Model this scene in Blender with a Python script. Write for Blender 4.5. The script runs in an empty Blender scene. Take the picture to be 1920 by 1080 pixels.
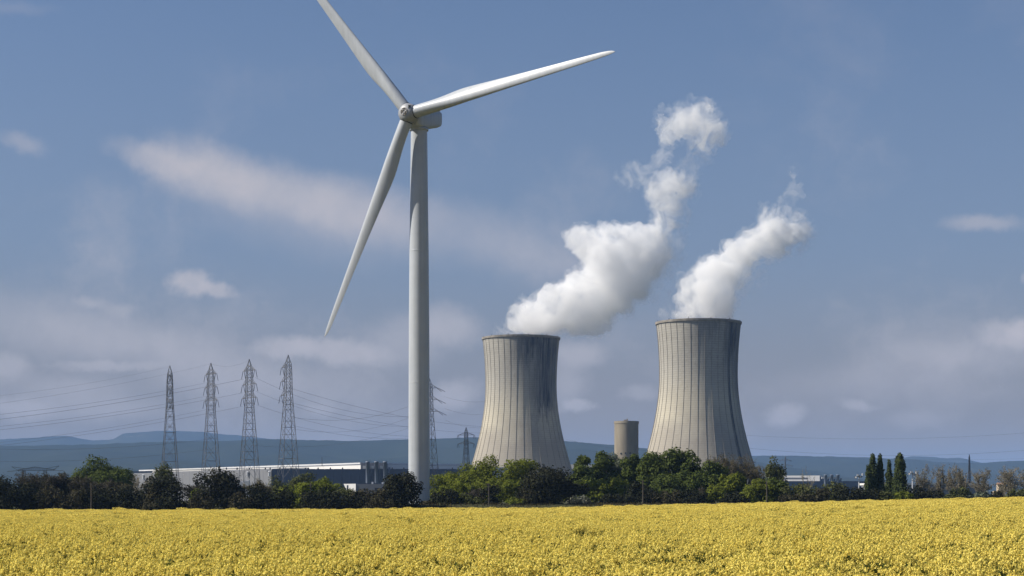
import bpy, bmesh, math, random
import numpy as np
from mathutils import Vector, Matrix

R_ = math.radians
S = bpy.context.scene
F = 3240.0            # focal length in pixels of a 1920 px wide frame
HZ = 935.0            # horizon row
ZC = 3.3              # camera height

# ------------------------------------------------------------------ camera
cam = bpy.data.objects.new('camera', bpy.data.cameras.new('camera'))
S.collection.objects.link(cam)
cam.location = (0, 0, ZC)
cam.rotation_euler = (math.pi / 2, 0, 0)
cam.data.sensor_width = 36.0
cam.data.lens = F / 1920 * 36.0
cam.data.shift_y = (HZ - 540) / 1920
cam.data.clip_start = 0.5
cam.data.clip_end = 60000
S.camera = cam

# ------------------------------------------------------------------ sun / exposure
SUN_EL, SUN_AZ = 42.0, -95.5     # azimuth clockwise from +Y
sd = bpy.data.lights.new('sun', 'SUN')
sd.energy = 5.0
sd.angle = R_(0.53)
sd.color = (1.0, 0.93, 0.82)
sun = bpy.data.objects.new('sun', sd)
S.collection.objects.link(sun)
_d = Vector((math.sin(R_(SUN_AZ)) * math.cos(R_(SUN_EL)), math.cos(R_(SUN_AZ)) * math.cos(R_(SUN_EL)), math.sin(R_(SUN_EL))))
sun.rotation_euler = _d.to_track_quat('Z', 'Y').to_euler()
sun.location = (-300, -50, 300)
S.view_settings.view_transform = 'Standard'
S.view_settings.look = 'None'
S.view_settings.exposure = 0.35
S.view_settings.gamma = 1.0
S.view_settings.use_curve_mapping = False
S.cycles.max_bounces = 24
S.cycles.diffuse_bounces = 3
S.cycles.glossy_bounces = 2
S.cycles.transmission_bounces = 2
S.cycles.volume_bounces = 20
S.cycles.volume_step_rate = 1.0
S.cycles.use_denoising = True
S.cycles.use_adaptive_sampling = True
S.cycles.adaptive_threshold = 0.01

# ------------------------------------------------------------------ world: Nishita sky with thin cloud
W = bpy.data.worlds.new('World')
S.world = W
W.use_nodes = True
W.cycles.sampling_method = 'MANUAL'
W.cycles.sample_map_resolution = 256
nt = W.node_tree
nt.nodes.clear()
def N(tree, typ, **kw):
    n = tree.nodes.new(typ)
    for k, v in kw.items():
        setattr(n, k, v)
    return n
def L(tree, a, b):
    tree.links.new(a, b)
def M(tree, op, a, b=None, c=None, clamp=False):
    n = N(tree, 'ShaderNodeMath', operation=op)
    n.use_clamp = clamp
    for i, v in enumerate((a, b, c)):
        if v is None:
            continue
        if isinstance(v, (int, float)):
            n.inputs[i].default_value = v
        else:
            L(tree, v, n.inputs[i])
    return n.outputs[0]
wo = N(nt, 'ShaderNodeOutputWorld')
bg = N(nt, 'ShaderNodeBackground')
SKY = 0.063
bg.inputs['Strength'].default_value = SKY
L(nt, bg.outputs[0], wo.inputs[0])
sky = N(nt, 'ShaderNodeTexSky')
sky.sky_type = 'NISHITA'
sky.sun_disc = False
sky.sun_elevation = R_(SUN_EL)
sky.sun_rotation = R_(SUN_AZ)
sky.air_density = 1.0
sky.dust_density = 0.8
sky.ozone_density = 2.5
tc = N(nt, 'ShaderNodeTexCoord')
sep = N(nt, 'ShaderNodeSeparateXYZ')
L(nt, tc.outputs['Generated'], sep.inputs[0])
az = M(nt, 'ARCTAN2', sep.outputs[0], sep.outputs[1])
el = M(nt, 'ARCSINE', sep.outputs[2])
comb = N(nt, 'ShaderNodeCombineXYZ')
L(nt, az, comb.inputs[0]); L(nt, el, comb.inputs[1])
dirv = tc.outputs['Generated']
# warp of the cloud outlines
def noise(tree, vec, scale, detail=5, rough=0.55, dist=0.0, out='Fac'):
    n = N(tree, 'ShaderNodeTexNoise')
    n.inputs['Scale'].default_value = scale
    n.inputs['Detail'].default_value = detail
    n.inputs['Roughness'].default_value = rough
    n.inputs['Distortion'].default_value = dist
    L(tree, vec, n.inputs['Vector'])
    return n.outputs[out]
def warp(scale, amt, src):
    c = noise(nt, dirv, scale, 7, 0.66, 0, 'Color')
    s = N(nt, 'ShaderNodeVectorMath', operation='SUBTRACT'); L(nt, c, s.inputs[0]); s.inputs[1].default_value = (0.5, 0.5, 0.5)
    m = N(nt, 'ShaderNodeVectorMath', operation='MULTIPLY'); L(nt, s.outputs[0], m.inputs[0]); m.inputs[1].default_value = (amt, amt * 0.6, 0)
    a = N(nt, 'ShaderNodeVectorMath', operation='ADD'); L(nt, src, a.inputs[0]); L(nt, m.outputs[0], a.inputs[1])
    return a.outputs[0]
wv = warp(26, 0.024, warp(100, 0.010, comb.outputs[0]))
wv2 = warp(12, 0.05, warp(40, 0.012, comb.outputs[0]))
# (azimuth px, elevation row, half sizes, turn in degrees, strength, hardness)
CL = [
    (300, 298, 95, 24, -12, 0.55, 0.2, 0), (400, 325, 120, 50, -14, 0.68, 0.1, 0), (530, 362, 150, 56, -12, 0.62, 0.1, 0),
    (680, 395, 130, 56, -10, 0.54, 0.1, 0), (560, 420, 200, 60, -12, 0.28, 0, 0), (800, 430, 180, 60, -12, 0.28, 0, 0), (980, 468, 150, 60, -18, 0.3, 0, 0), (1060, 500, 120, 40, -20, 0.2, 0, 0),
    (352, 528, 34, 22, 0, 0.72, 0.35, 1), (404, 543, 36, 13, -4, 0.6, 0.3, 1),
    (45, 267, 44, 16, -12, 0.36, 0.1, 1), (1845, 419, 62, 15, -3, 0.44, 0.2, 1), (1925, 515, 14, 12, 0, 0.5, 0.2, 1),
    (1884, 628, 44, 24, -10, 0.6, 0.3, 1), (1915, 622, 26, 24, 0, 0.6, 0.3, 1), (1800, 668, 150, 34, -3, 0.408, 0, 1), (1650, 720, 210, 40, 0, 0.264, 0, 0),
    (535, 655, 48, 22, 0, 0.6, 0.3, 1), (640, 662, 84, 20, -6, 0.6, 0.3, 1), (760, 640, 80, 50, 10, 0.408, 0.1, 1), (845, 612, 60, 36, -12, 0.528, 0.2, 1),
    (850, 740, 46, 26, 20, 0.552, 0.2, 1), (1085, 665, 48, 26, -6, 0.528, 0.2, 1), (1060, 720, 40, 44, 0, 0.408, 0.1, 1), (1078, 762, 30, 11, 0, 0.552, 0.3, 1),
    (1200, 735, 30, 16, 10, 0.36, 0.2, 1), (1474, 778, 34, 20, 8, 0.528, 0.3, 1), (1608, 760, 34, 11, -10, 0.456, 0.2, 1), (1720, 788, 60, 16, 0, 0.24, 0.1, 1),
    (110, 620, 200, 60, -14, 0.432, 0, 0), (330, 665, 230, 46, -10, 0.432, 0, 0), (200, 688, 100, 8, 2, 0.432, 0.2, 1), (5, 690, 44, 26, 0, 0.528, 0.2, 1),
    (125, 728, 110, 26, 0, 0.408, 0.1, 1), (30, 765, 60, 22, 0, 0.528, 0.2, 1), (190, 765, 120, 24, 0, 0.408, 0.1, 1), (480, 720, 200, 36, 0, 0.312, 0, 1),
    (170, 565, 30, 12, 0, 0.36, 0.1, 1), (230, 580, 30, 14, 0, 0.3, 0.1, 1), (605, 765, 30, 14, 0, 0.3, 0.2, 1),
    (40, 15, 60, 12, -6, 0.14, 0, 0),
]
acc = None
for (px, py, hw, hh, turn, st, hard, small) in CL:
    u = math.atan2(px - 960, F); v = math.asin((HZ - py) / math.sqrt(F * F + (px - 960) ** 2 + (HZ - py) ** 2))
    mp = N(nt, 'ShaderNodeMapping', vector_type='TEXTURE')
    mp.inputs['Location'].default_value = (u, v, 0)
    mp.inputs['Rotation'].default_value = (0, 0, R_(turn))
    mp.inputs['Scale'].default_value = (hw / F * 1.5, hh / F * 1.5, 1)
    L(nt, wv if small else wv2, mp.inputs['Vector'])
    ln = N(nt, 'ShaderNodeVectorMath', operation='LENGTH'); L(nt, mp.outputs[0], ln.inputs[0])
    mr = N(nt, 'ShaderNodeMapRange', interpolation_type='SMOOTHSTEP')
    mr.inputs['From Min'].default_value = 1.0; mr.inputs['From Max'].default_value = hard
    mr.inputs['To Min'].default_value = 0.0; mr.inputs['To Max'].default_value = st
    L(nt, ln.outputs['Value'], mr.inputs['Value'])
    if acc is None:
        acc = mr.outputs[0]
    else:                                   # 1-(1-a)(1-b)
        acc = M(nt, 'SUBTRACT', M(nt, 'ADD', acc, mr.outputs[0]), M(nt, 'MULTIPLY', acc, mr.outputs[0]))
# the same loose cloud goes on round the whole horizon
n1 = noise(nt, warp(9, 0.1, dirv), 7.0, 7, 0.6)
band = N(nt, 'ShaderNodeMapRange', interpolation_type='SMOOTHSTEP')
band.inputs['From Min'].default_value = 0.42; band.inputs['From Max'].default_value = 0.02
L(nt, el, band.inputs['Value'])
gen = N(nt, 'ShaderNodeMapRange', interpolation_type='SMOOTHSTEP')
gen.inputs['From Min'].default_value = 0.50; gen.inputs['From Max'].default_value = 0.78
gen.inputs['To Max'].default_value = 0.5
L(nt, n1, gen.inputs['Value'])
gmask = M(nt, 'MULTIPLY', gen.outputs[0], band.outputs[0])
brk = noise(nt, dirv, 60, 6, 0.62)
brm = N(nt, 'ShaderNodeMapRange'); brm.inputs['From Min'].default_value = 0.25; brm.inputs['From Max'].default_value = 0.7
brm.inputs['To Min'].default_value = 0.82; brm.inputs['To Max'].default_value = 1.08
L(nt, brk, brm.inputs['Value'])
call = M(nt, 'MULTIPLY', M(nt, 'SUBTRACT', M(nt, 'ADD', acc, gmask), M(nt, 'MULTIPLY', acc, gmask)), brm.outputs[0], clamp=True)
# thin veil of low haze seen edge-on towards the horizon, all the way round
veil = N(nt, 'ShaderNodeMapRange', interpolation_type='SMOOTHSTEP')
veil.inputs['From Min'].default_value = 0.34; veil.inputs['From Max'].default_value = -0.02
veil.inputs['To Min'].default_value = 0.0; veil.inputs['To Max'].default_value = 0.80
L(nt, el, veil.inputs['Value'])
def mixc(tree, f, a, b):
    m = N(tree, 'ShaderNodeMix', data_type='RGBA')
    for i, v in ((0, f), (6, a), (7, b)):
        if isinstance(v, (int, float)):
            m.inputs[i].default_value = v
        elif isinstance(v, tuple):
            m.inputs[i].default_value = (*v, 1)
        else:
            L(tree, v, m.inputs[i])
    return m.outputs[2]
K = 1 / SKY
tint = N(nt, 'ShaderNodeVectorMath', operation='MULTIPLY'); L(nt, sky.outputs[0], tint.inputs[0]); tint.inputs[1].default_value = (0.97, 0.985, 1.08)
c1 = mixc(nt, veil.outputs[0], tint.outputs[0], (0.154 * K, 0.176 * K, 0.244 * K))
lowv = N(nt, 'ShaderNodeMapRange', interpolation_type='SMOOTHSTEP')
lowv.inputs['From Min'].default_value = 0.15; lowv.inputs['From Max'].default_value = -0.01
lowv.inputs['To Min'].default_value = 0.0; lowv.inputs['To Max'].default_value = 0.9
L(nt, el, lowv.inputs['Value'])
c1 = mixc(nt, lowv.outputs[0], c1, (0.258 * K, 0.204 * K, 0.148 * K))
c2 = mixc(nt, call, c1, (0.45 * K, 0.42 * K, 0.435 * K))
L(nt, c2, bg.inputs['Color'])

# ------------------------------------------------------------------ helpers
COL = S.collection
def P(px, py, Y):
    return np.array(((px - 960) * Y / F, Y, ZC + (HZ - py) * Y / F))
def PX(px, Y):
    return (px - 960) * Y / F
def sstep(a, b, x):
    t = np.clip((np.asarray(x, float) - a) / (b - a), 0, 1)
    return t * t * (3 - 2 * t)
def ground_z(X, Y):
    X = np.asarray(X, float); Y = np.asarray(Y, float)
    ramp = 0.0215 * np.clip(X, 0, 118) * sstep(-6, 18, X) - 0.28 * sstep(-5, -55, X)
    ramp = ramp * (1 - sstep(330, 420, Y))
    crest = 0.9 + 1.25 * sstep(-52, -14, X)
    far = 0.9 + 1.1 * sstep(-60, -10, X)
    far = far + (2.0 - far) * sstep(380, 600, Y)
    up = sstep(333, 344, Y)
    bank = crest + (far - crest) * sstep(346, 380, Y)
    z = np.where(Y < 333, ramp, np.maximum(ramp, ramp * (1 - up) + bank * up))
    return z
def vnoise(x, y, seed=0):
    """smooth value noise, vectorised"""
    x = np.asarray(x, float); y = np.asarray(y, float)
    xi = np.floor(x).astype(np.int64); yi = np.floor(y).astype(np.int64)
    fx = x - xi; fy = y - yi
    fx = fx * fx * (3 - 2 * fx); fy = fy * fy * (3 - 2 * fy)
    def h(a, b):
        n = (a * 374761393 + b * 668265263 + seed * 974711) & 0x7fffffff
        n = ((n ^ (n >> 13)) * 1274126177) & 0x7fffffff
        return ((n ^ (n >> 16)) & 0xffff) / 65535.0
    return (h(xi, yi) * (1 - fx) + h(xi + 1, yi) * fx) * (1 - fy) + (h(xi, yi + 1) * (1 - fx) + h(xi + 1, yi + 1) * fx) * fy

def mesh_np(name, v, f, mat, smooth=False):
    """v (n,3); f (m,k) all faces with k corners, or a list of faces"""
    me = bpy.data.meshes.new(name)
    if isinstance(f, np.ndarray):
        k = f.shape[1]
        me.vertices.add(len(v)); me.vertices.foreach_set('co', np.ascontiguousarray(v, dtype=np.float32).ravel())
        me.loops.add(f.size); me.loops.foreach_set('vertex_index', np.ascontiguousarray(f, dtype=np.int32).ravel())
        me.polygons.add(len(f)); me.polygons.foreach_set('loop_start', np.arange(0, f.size, k, dtype=np.int32))
        me.update(calc_edges=True)
    else:
        me.from_pydata([tuple(map(float, p)) for p in v], [], f)
    if smooth:
        me.polygons.foreach_set('use_smooth', np.ones(len(me.polygons), bool))
    if mat is not None:
        me.materials.append(mat)
    me.validate()
    return me
def obj(name, me, parent=None, loc=None):
    o = bpy.data.objects.new(name, me)
    COL.objects.link(o)
    if parent is not None:
        o.parent = parent
    if loc is not None:
        o.location = tuple(map(float, loc))
    return o
def thing(name, label, cat, loc, group=None, me=None):
    o = obj(name, me, None, loc)
    o['label'] = label; o['category'] = cat
    if group:
        o['group'] = group
    return o

class MB:
    """collects shapes of one part"""
    def __init__(s):
        s.v = []; s.f = []; s.n = 0
    def add(s, v, f):
        s.v.extend([tuple(map(float, p)) for p in v]); s.f.extend([tuple(int(i) + s.n for i in q) for q in f]); s.n = len(s.v)
    def box(s, c, d, rz=0.0):
        x, y, z = d[0] / 2, d[1] / 2, d[2] / 2
        ca, sa = math.cos(rz), math.sin(rz)
        vs = []
        for k in ((-x, -y, -z), (x, -y, -z), (x, y, -z), (-x, y, -z), (-x, -y, z), (x, -y, z), (x, y, z), (-x, y, z)):
            vs.append((c[0] + k[0] * ca - k[1] * sa, c[1] + k[0] * sa + k[1] * ca, c[2] + k[2]))
        s.add(vs, [(3, 2, 1, 0), (4, 5, 6, 7), (0, 1, 5, 4), (1, 2, 6, 5), (2, 3, 7, 6), (3, 0, 4, 7)])
    def prism(s, foot, z0, z1):
        """footprint counter-clockwise; z0/z1 numbers or per-corner lists"""
        n = len(foot)
        a = z0 if isinstance(z0, (list, tuple)) else [z0] * n
        b = z1 if isinstance(z1, (list, tuple)) else [z1] * n
        vs = [(p[0], p[1], a[i]) for i, p in enumerate(foot)] + [(p[0], p[1], b[i]) for i, p in enumerate(foot)]
        s.add(vs, [tuple(range(n - 1, -1, -1)), tuple(range(n, 2 * n))] + [(i, (i + 1) % n, n + (i + 1) % n, n + i) for i in range(n)])
    def bar(s, p, q, r, n=4, r2=None, cap=True):
        p = np.array(p, float); q = np.array(q, float)
        d = q - p; ln = np.linalg.norm(d)
        if ln < 1e-6:
            return
        d /= ln
        a = np.cross(d, (0, 0, 1) if abs(d[2]) < 0.9 else (1, 0, 0)); a /= np.linalg.norm(a)
        b = np.cross(d, a)
        r2 = r if r2 is None else r2
        vs = []
        for c, rr in ((p, r), (q, r2)):
            for i in range(n):
                t = 2 * math.pi * (i + 0.5) / n
                vs.append(c + rr * (math.cos(t) * a + math.sin(t) * b))
        fs = [(i, n + i, n + (i + 1) % n, (i + 1) % n) for i in range(n)]
        if cap:
            fs += [tuple(range(n)), tuple(range(2 * n - 1, n - 1, -1))]
        s.add(vs, fs)
    def tube(s, pts, rad, n=8):
        for i in range(len(pts) - 1):
            s.bar(pts[i], pts[i + 1], rad[i], n, rad[i + 1])
    def lathe(s, prof, n=48, closed=False, c=(0, 0, 0)):
        vs = []; fs = []; m = len(prof)
        for i in range(n):
            t = 2 * math.pi * i / n
            for (r, z) in prof:
                vs.append((c[0] + r * math.cos(t), c[1] + r * math.sin(t), c[2] + z))
        for i in range(n):
            j = (i + 1) % n
            for k in range(m if closed else m - 1):
                k2 = (k + 1) % m
                fs.append((i * m + k, j * m + k, j * m + k2, i * m + k2))
        s.add(vs, fs)
    def mesh(s, name, mat, smooth=False):
        return mesh_np(name, np.array(s.v), s.f, mat, smooth)
    def build(s, name, mat, parent=None, smooth=False, loc=None):
        return obj(name, s.mesh(name, mat, smooth), parent, loc)

# ------------------------------------------------------------------ materials
def new_mat(name):
    m = bpy.data.materials.new(name)
    m.use_nodes = True
    t = m.node_tree
    return m, t, t.nodes['Principled BSDF']
def mat(name, col, rough=0.7, var=0.18, scale=1.0, metallic=0.0, bump=0.0, coord='Object', spec=0.3, detail=5, stretch=None):
    m, t, b = new_mat(name)
    co = N(t, 'ShaderNodeTexCoord')
    v = co.outputs[coord]
    if stretch:
        mp = N(t, 'ShaderNodeMapping'); mp.inputs['Scale'].default_value = stretch
        L(t, v, mp.inputs[0]); v = mp.outputs[0]
    n = noise(t, v, scale, detail, 0.6)
    r = N(t, 'ShaderNodeMapRange'); r.inputs['From Min'].default_value = 0.3; r.inputs['From Max'].default_value = 0.7
    L(t, n, r.inputs['Value'])
    lo = tuple(c * (1 - var) for c in col); hi = tuple(min(1, c * (1 + var)) for c in col)
    L(t, mixc(t, r.outputs[0], lo, hi), b.inputs['Base Color'])
    b.inputs['Roughness'].default_value = rough
    b.inputs['Metallic'].default_value = metallic
    b.inputs['Specular IOR Level'].default_value = spec
    if bump:
        bp = N(t, 'ShaderNodeBump'); bp.inputs['Strength'].default_value = bump; bp.inputs['Distance'].default_value = 0.1
        L(t, n, bp.inputs['Height']); L(t, bp.outputs[0], b.inputs['Normal'])
    return m
def leaf_mat(name, c1, c2, trans=0.25, scale=0.5):
    m, t, b = new_mat(name)
    co = N(t, 'ShaderNodeTexCoord'); g = N(t, 'ShaderNodeNewGeometry')
    n = noise(t, co.outputs['Object'], scale, 3, 0.6)
    f = M(t, 'ADD', M(t, 'MULTIPLY', g.outputs['Random Per Island'], 0.6), M(t, 'MULTIPLY', M(t, 'SUBTRACT', n, 0.3), 1.0), clamp=True)
    c = mixc(t, f, c1, c2)
    out = t.nodes['Material Output']
    d = N(t, 'ShaderNodeBsdfDiffuse'); L(t, c, d.inputs[0])
    tr = N(t, 'ShaderNodeBsdfTranslucent'); L(t, c, tr.inputs[0])
    mx = N(t, 'ShaderNodeMixShader'); mx.inputs[0].default_value = trans
    L(t, d.outputs[0], mx.inputs[1]); L(t, tr.outputs[0], mx.inputs[2]); L(t, mx.outputs[0], out.inputs[0])
    t.nodes.remove(b)
    return m

MT = {
    'evergreen': leaf_mat('evergreen_leaf', (0.014, 0.016, 0.012), (0.040, 0.043, 0.026), 0.08),
    'oak': leaf_mat('oak_leaf', (0.016, 0.018, 0.013), (0.045, 0.046, 0.028), 0.08),
    'green': leaf_mat('green_leaf', (0.042, 0.062, 0.016), (0.108, 0.130, 0.036), 0.22),
    'bright': leaf_mat('bright_leaf', (0.085, 0.112, 0.016), (0.175, 0.19, 0.032), 0.28),
    'olive': leaf_mat('olive_leaf', (0.060, 0.072, 0.026), (0.115, 0.120, 0.050), 0.2),
    'silver': leaf_mat('silver_leaf', (0.085, 0.105, 0.070), (0.20, 0.22, 0.16), 0.2),
    'poplar': leaf_mat('poplar_leaf', (0.030, 0.048, 0.018), (0.085, 0.10, 0.036), 0.2),
    'bud': leaf_mat('bud_leaf', (0.085, 0.070, 0.038), (0.155, 0.135, 0.066), 0.2),
    'greybud': leaf_mat('grey_bud', (0.125, 0.115, 0.072), (0.23, 0.205, 0.14), 0.15),
    'scrub': leaf_mat('scrub_leaf', (0.030, 0.030, 0.018), (0.080, 0.072, 0.044), 0.1),
    'blossom': leaf_mat('blossom', (0.10, 0.12, 0.07), (0.30, 0.30, 0.25), 0.2),
    'twig': mat('twig_bark', (0.135, 0.115, 0.095), 0.9, 0.35, 3),
    'paletwig': mat('pale_bark', (0.25, 0.225, 0.18), 0.9, 0.35, 3),
    'bark': mat('bark', (0.085, 0.07, 0.055), 0.9, 0.35, 3),
    'steel': mat('galvanised_steel', (0.19, 0.19, 0.195), 0.55, 0.25, 0.6, 0.4),
    'darksteel': mat('dark_steel', (0.06, 0.065, 0.075), 0.55, 0.25, 0.6, 0.3),
    'wire': mat('aluminium_wire', (0.09, 0.09, 0.10), 0.5, 0.1, 0.5, 0.5),
    'insul': mat('glass_insulator', (0.025, 0.03, 0.035), 0.3, 0.2, 2),
    'roof': mat('white_cladding', (0.74, 0.72, 0.68), 0.5, 0.07, 0.2, stretch=(0.3, 0.3, 2)),
    'greyw': mat('grey_cladding', (0.19, 0.195, 0.21), 0.6, 0.10, 0.25, stretch=(1, 1, .3)),
    'bluew': mat('slate_blue_cladding', (0.046, 0.068, 0.115), 0.55, 0.10, 0.25, stretch=(1, 1, .3)),
    'bluestack': mat('blue_grey_duct', (0.17, 0.20, 0.26), 0.5, 0.12, 0.4),
    'whitew': mat('white_render', (0.60, 0.60, 0.60), 0.6, 0.06, 0.3),
    'cream': mat('cream_render', (0.50, 0.41, 0.30), 0.8, 0.12, 0.4),
    'glass': mat('dark_window', (0.03, 0.035, 0.045), 0.15, 0.1, 1, spec=0.6),
    'pole': mat('weathered_wood', (0.085, 0.072, 0.06), 0.9, 0.3, 2, stretch=(1, 1, .2)),
    'lamp': mat('lamp_housing', (0.55, 0.56, 0.58), 0.35, 0.1, 1, 0.2),
    'ring': mat('black_seal', (0.012, 0.013, 0.018), 0.6, 0.1, 2),
    'tiles': mat('terracotta_tiles', (0.35, 0.20, 0.13), 0.85, 0.2, 2),
}

# turbine paint: off-white gelcoat with faint streaks of grime
def turbine_mat(name, base, streak):
    m, t, b = new_mat(name)
    co = N(t, 'ShaderNodeTexCoord')
    mp = N(t, 'ShaderNodeMapping'); mp.inputs['Scale'].default_value = (1.6, 1.6, 0.05)
    L(t, co.outputs['Object'], mp.inputs[0])
    n1_ = noise(t, mp.outputs[0], 1.0, 6, 0.6)
    n2_ = noise(t, co.outputs['Object'], 0.25, 5, 0.6)
    f = M(t, 'ADD', M(t, 'MULTIPLY', n1_, 0.6), M(t, 'MULTIPLY', n2_, 0.4))
    r = N(t, 'ShaderNodeMapRange'); r.inputs['From Min'].default_value = 0.35; r.inputs['From Max'].default_value = 0.68
    L(t, f, r.inputs['Value'])
    L(t, mixc(t, r.outputs[0], base, tuple(c * streak for c in base)), b.inputs['Base Color'])
    b.inputs['Roughness'].default_value = 0.42
    b.inputs['Specular IOR Level'].default_value = 0.35
    return m
MT['paint'] = turbine_mat('off_white_gelcoat', (0.46, 0.49, 0.525), 0.80)
MT['spinner'] = turbine_mat('stained_spinner_gelcoat', (0.38, 0.395, 0.42), 0.6)

# cooling tower concrete: pale board-marked concrete, lichen tint, dark run-off streaks that hang from the rim
def tower_concrete(name, streaks, blotch):
    """streaks: (angle, width, z_top_weight...) in degrees from the camera side, + to the right"""
    m, t, b = new_mat(name)
    co = N(t, 'ShaderNodeTexCoord')
    sp = N(t, 'ShaderNodeSeparateXYZ'); L(t, co.outputs['Object'], sp.inputs[0])
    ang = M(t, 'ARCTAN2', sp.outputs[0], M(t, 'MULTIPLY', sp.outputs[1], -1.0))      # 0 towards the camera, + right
    zz = sp.outputs[2]
    # lifts of the formwork
    lift = M(t, 'FRACT', M(t, 'DIVIDE', zz, 1.55))
    lid = M(t, 'FLOOR', M(t, 'DIVIDE', zz, 1.55))
    wn = N(t, 'ShaderNodeTexWhiteNoise', noise_dimensions='2D')
    pan = M(t, 'FLOOR', M(t, 'MULTIPLY', ang, 36 / (2 * math.pi)))
    cx = N(t, 'ShaderNodeCombineXYZ'); L(t, lid, cx.inputs[0]); L(t, pan, cx.inputs[1]); L(t, cx.outputs[0], wn.inputs['Vector'])
    jl = M(t, 'LESS_THAN', lift, 0.14)
    big = noise(t, co.outputs['Object'], 0.045, 6, 0.6)
    fine = noise(t, co.outputs['Object'], 0.5, 5, 0.65)
    base = mixc(t, big, (0.26, 0.248, 0.222), (0.50, 0.478, 0.415))
    base = mixc(t, M(t, 'MULTIPLY', wn.outputs['Value'], 0.18), base, (0.25, 0.23, 0.20))
    base = mixc(t, M(t, 'MULTIPLY', jl, 0.5), base, (0.14, 0.125, 0.105))
    fr = N(t, 'ShaderNodeMapRange'); fr.inputs['From Min'].default_value = 0.56; fr.inputs['From Max'].default_value = 0.76; fr.inputs['To Max'].default_value = 0.6
    L(t, fine, fr.inputs['Value'])
    base = mixc(t, fr.outputs[0], base, (0.16, 0.14, 0.12))
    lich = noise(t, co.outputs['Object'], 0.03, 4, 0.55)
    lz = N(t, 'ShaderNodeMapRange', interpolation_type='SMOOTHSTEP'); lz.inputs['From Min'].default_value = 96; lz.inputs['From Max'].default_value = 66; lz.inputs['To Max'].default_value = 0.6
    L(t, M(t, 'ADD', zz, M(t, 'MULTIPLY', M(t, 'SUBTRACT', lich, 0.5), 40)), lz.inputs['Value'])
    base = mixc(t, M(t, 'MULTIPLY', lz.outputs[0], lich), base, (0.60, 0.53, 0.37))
    # ring of grime around the lower third
    band_ = N(t, 'ShaderNodeMapRange', interpolation_type='SMOOTHSTEP'); band_.inputs['From Min'].default_value = 62; band_.inputs['From Max'].default_value = 44; band_.inputs['To Max'].default_value = 0.42
    L(t, M(t, 'ADD', zz, M(t, 'MULTIPLY', M(t, 'SUBTRACT', big, 0.5), 46)), band_.inputs['Value'])
    base = mixc(t, band_.outputs[0], base, (0.235, 0.205, 0.185))
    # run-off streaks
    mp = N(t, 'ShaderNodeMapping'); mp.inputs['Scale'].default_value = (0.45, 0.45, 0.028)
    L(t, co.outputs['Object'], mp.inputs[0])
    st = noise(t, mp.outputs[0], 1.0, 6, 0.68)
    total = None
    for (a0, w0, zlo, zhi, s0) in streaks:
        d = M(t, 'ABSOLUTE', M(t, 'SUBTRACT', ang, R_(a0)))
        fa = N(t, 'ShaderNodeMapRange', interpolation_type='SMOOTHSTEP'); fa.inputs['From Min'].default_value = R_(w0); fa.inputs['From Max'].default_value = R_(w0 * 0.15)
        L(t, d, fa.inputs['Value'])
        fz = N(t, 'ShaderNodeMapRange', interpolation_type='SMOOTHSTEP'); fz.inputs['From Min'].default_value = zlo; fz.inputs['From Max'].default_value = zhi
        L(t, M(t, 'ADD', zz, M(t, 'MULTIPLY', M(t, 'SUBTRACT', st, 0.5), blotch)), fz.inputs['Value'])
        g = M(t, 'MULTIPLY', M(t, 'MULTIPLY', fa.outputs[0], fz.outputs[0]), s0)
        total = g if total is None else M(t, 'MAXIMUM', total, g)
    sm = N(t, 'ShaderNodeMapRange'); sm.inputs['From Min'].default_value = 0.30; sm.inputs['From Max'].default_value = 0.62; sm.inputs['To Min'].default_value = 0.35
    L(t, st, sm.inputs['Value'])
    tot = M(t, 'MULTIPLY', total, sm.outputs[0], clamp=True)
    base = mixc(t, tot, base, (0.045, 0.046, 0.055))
    L(t, base, b.inputs['Base Color'])
    b.inputs['Roughness'].default_value = 0.92
    b.inputs['Specular IOR Level'].default_value = 0.15
    bp = N(t, 'ShaderNodeBump'); bp.inputs['Strength'].default_value = 0.5; bp.inputs['Distance'].default_value = 0.12
    L(t, M(t, 'SUBTRACT', fine, M(t, 'MULTIPLY', jl, 0.6)), bp.inputs['Height']); L(t, bp.outputs[0], b.inputs['Normal'])
    return m
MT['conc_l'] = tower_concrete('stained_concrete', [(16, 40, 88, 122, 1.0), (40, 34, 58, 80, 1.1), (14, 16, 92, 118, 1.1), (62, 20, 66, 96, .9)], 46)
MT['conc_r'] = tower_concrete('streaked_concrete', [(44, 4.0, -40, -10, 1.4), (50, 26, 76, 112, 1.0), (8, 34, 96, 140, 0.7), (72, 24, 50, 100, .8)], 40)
MT['rib'] = mat('dark_rib_concrete', (0.27, 0.245, 0.21), 0.95, 0.3, 0.3)
MT['conc_c'] = mat('brown_concrete', (0.27, 0.235, 0.18), 0.92, 0.22, 0.16, bump=0.3, stretch=(1, 1, .25))

# ------------------------------------------------------------------ ground: one sheet to the horizon
def mono(parts):
    out = []
    for a, b, st in parts:
        out.extend(np.arange(a, b, st))
    return np.array(sorted(set(np.round(out, 3))))
gx = mono([(-24000, -2000, 2000), (-2000, -400, 100), (-400, -160, 20), (-160, 160, 4), (160, 400, 20), (400, 2000, 100), (2000, 24001, 2000)])
gy = mono([(-600, 0, 100), (0, 320, 8), (320, 392, 1.5), (392, 700, 20), (700, 3000, 150), (3000, 26001, 1000)])
GX, GY = np.meshgrid(gx, gy)
GZ = ground_z(GX, GY)
GZ = GZ + np.where((GY > 333) & (GY < 520) & (np.abs(GX) < 400), 0.25 * (vnoise(GX * 0.35, GY * 0.35, 5) - 0.5), 0)
nx, ny = len(gx), len(gy)
idx = np.arange(nx * ny).reshape(ny, nx)
gf = np.stack([idx[:-1, :-1], idx[:-1, 1:], idx[1:, 1:], idx[1:, :-1]], -1).reshape(-1, 4)
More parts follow.
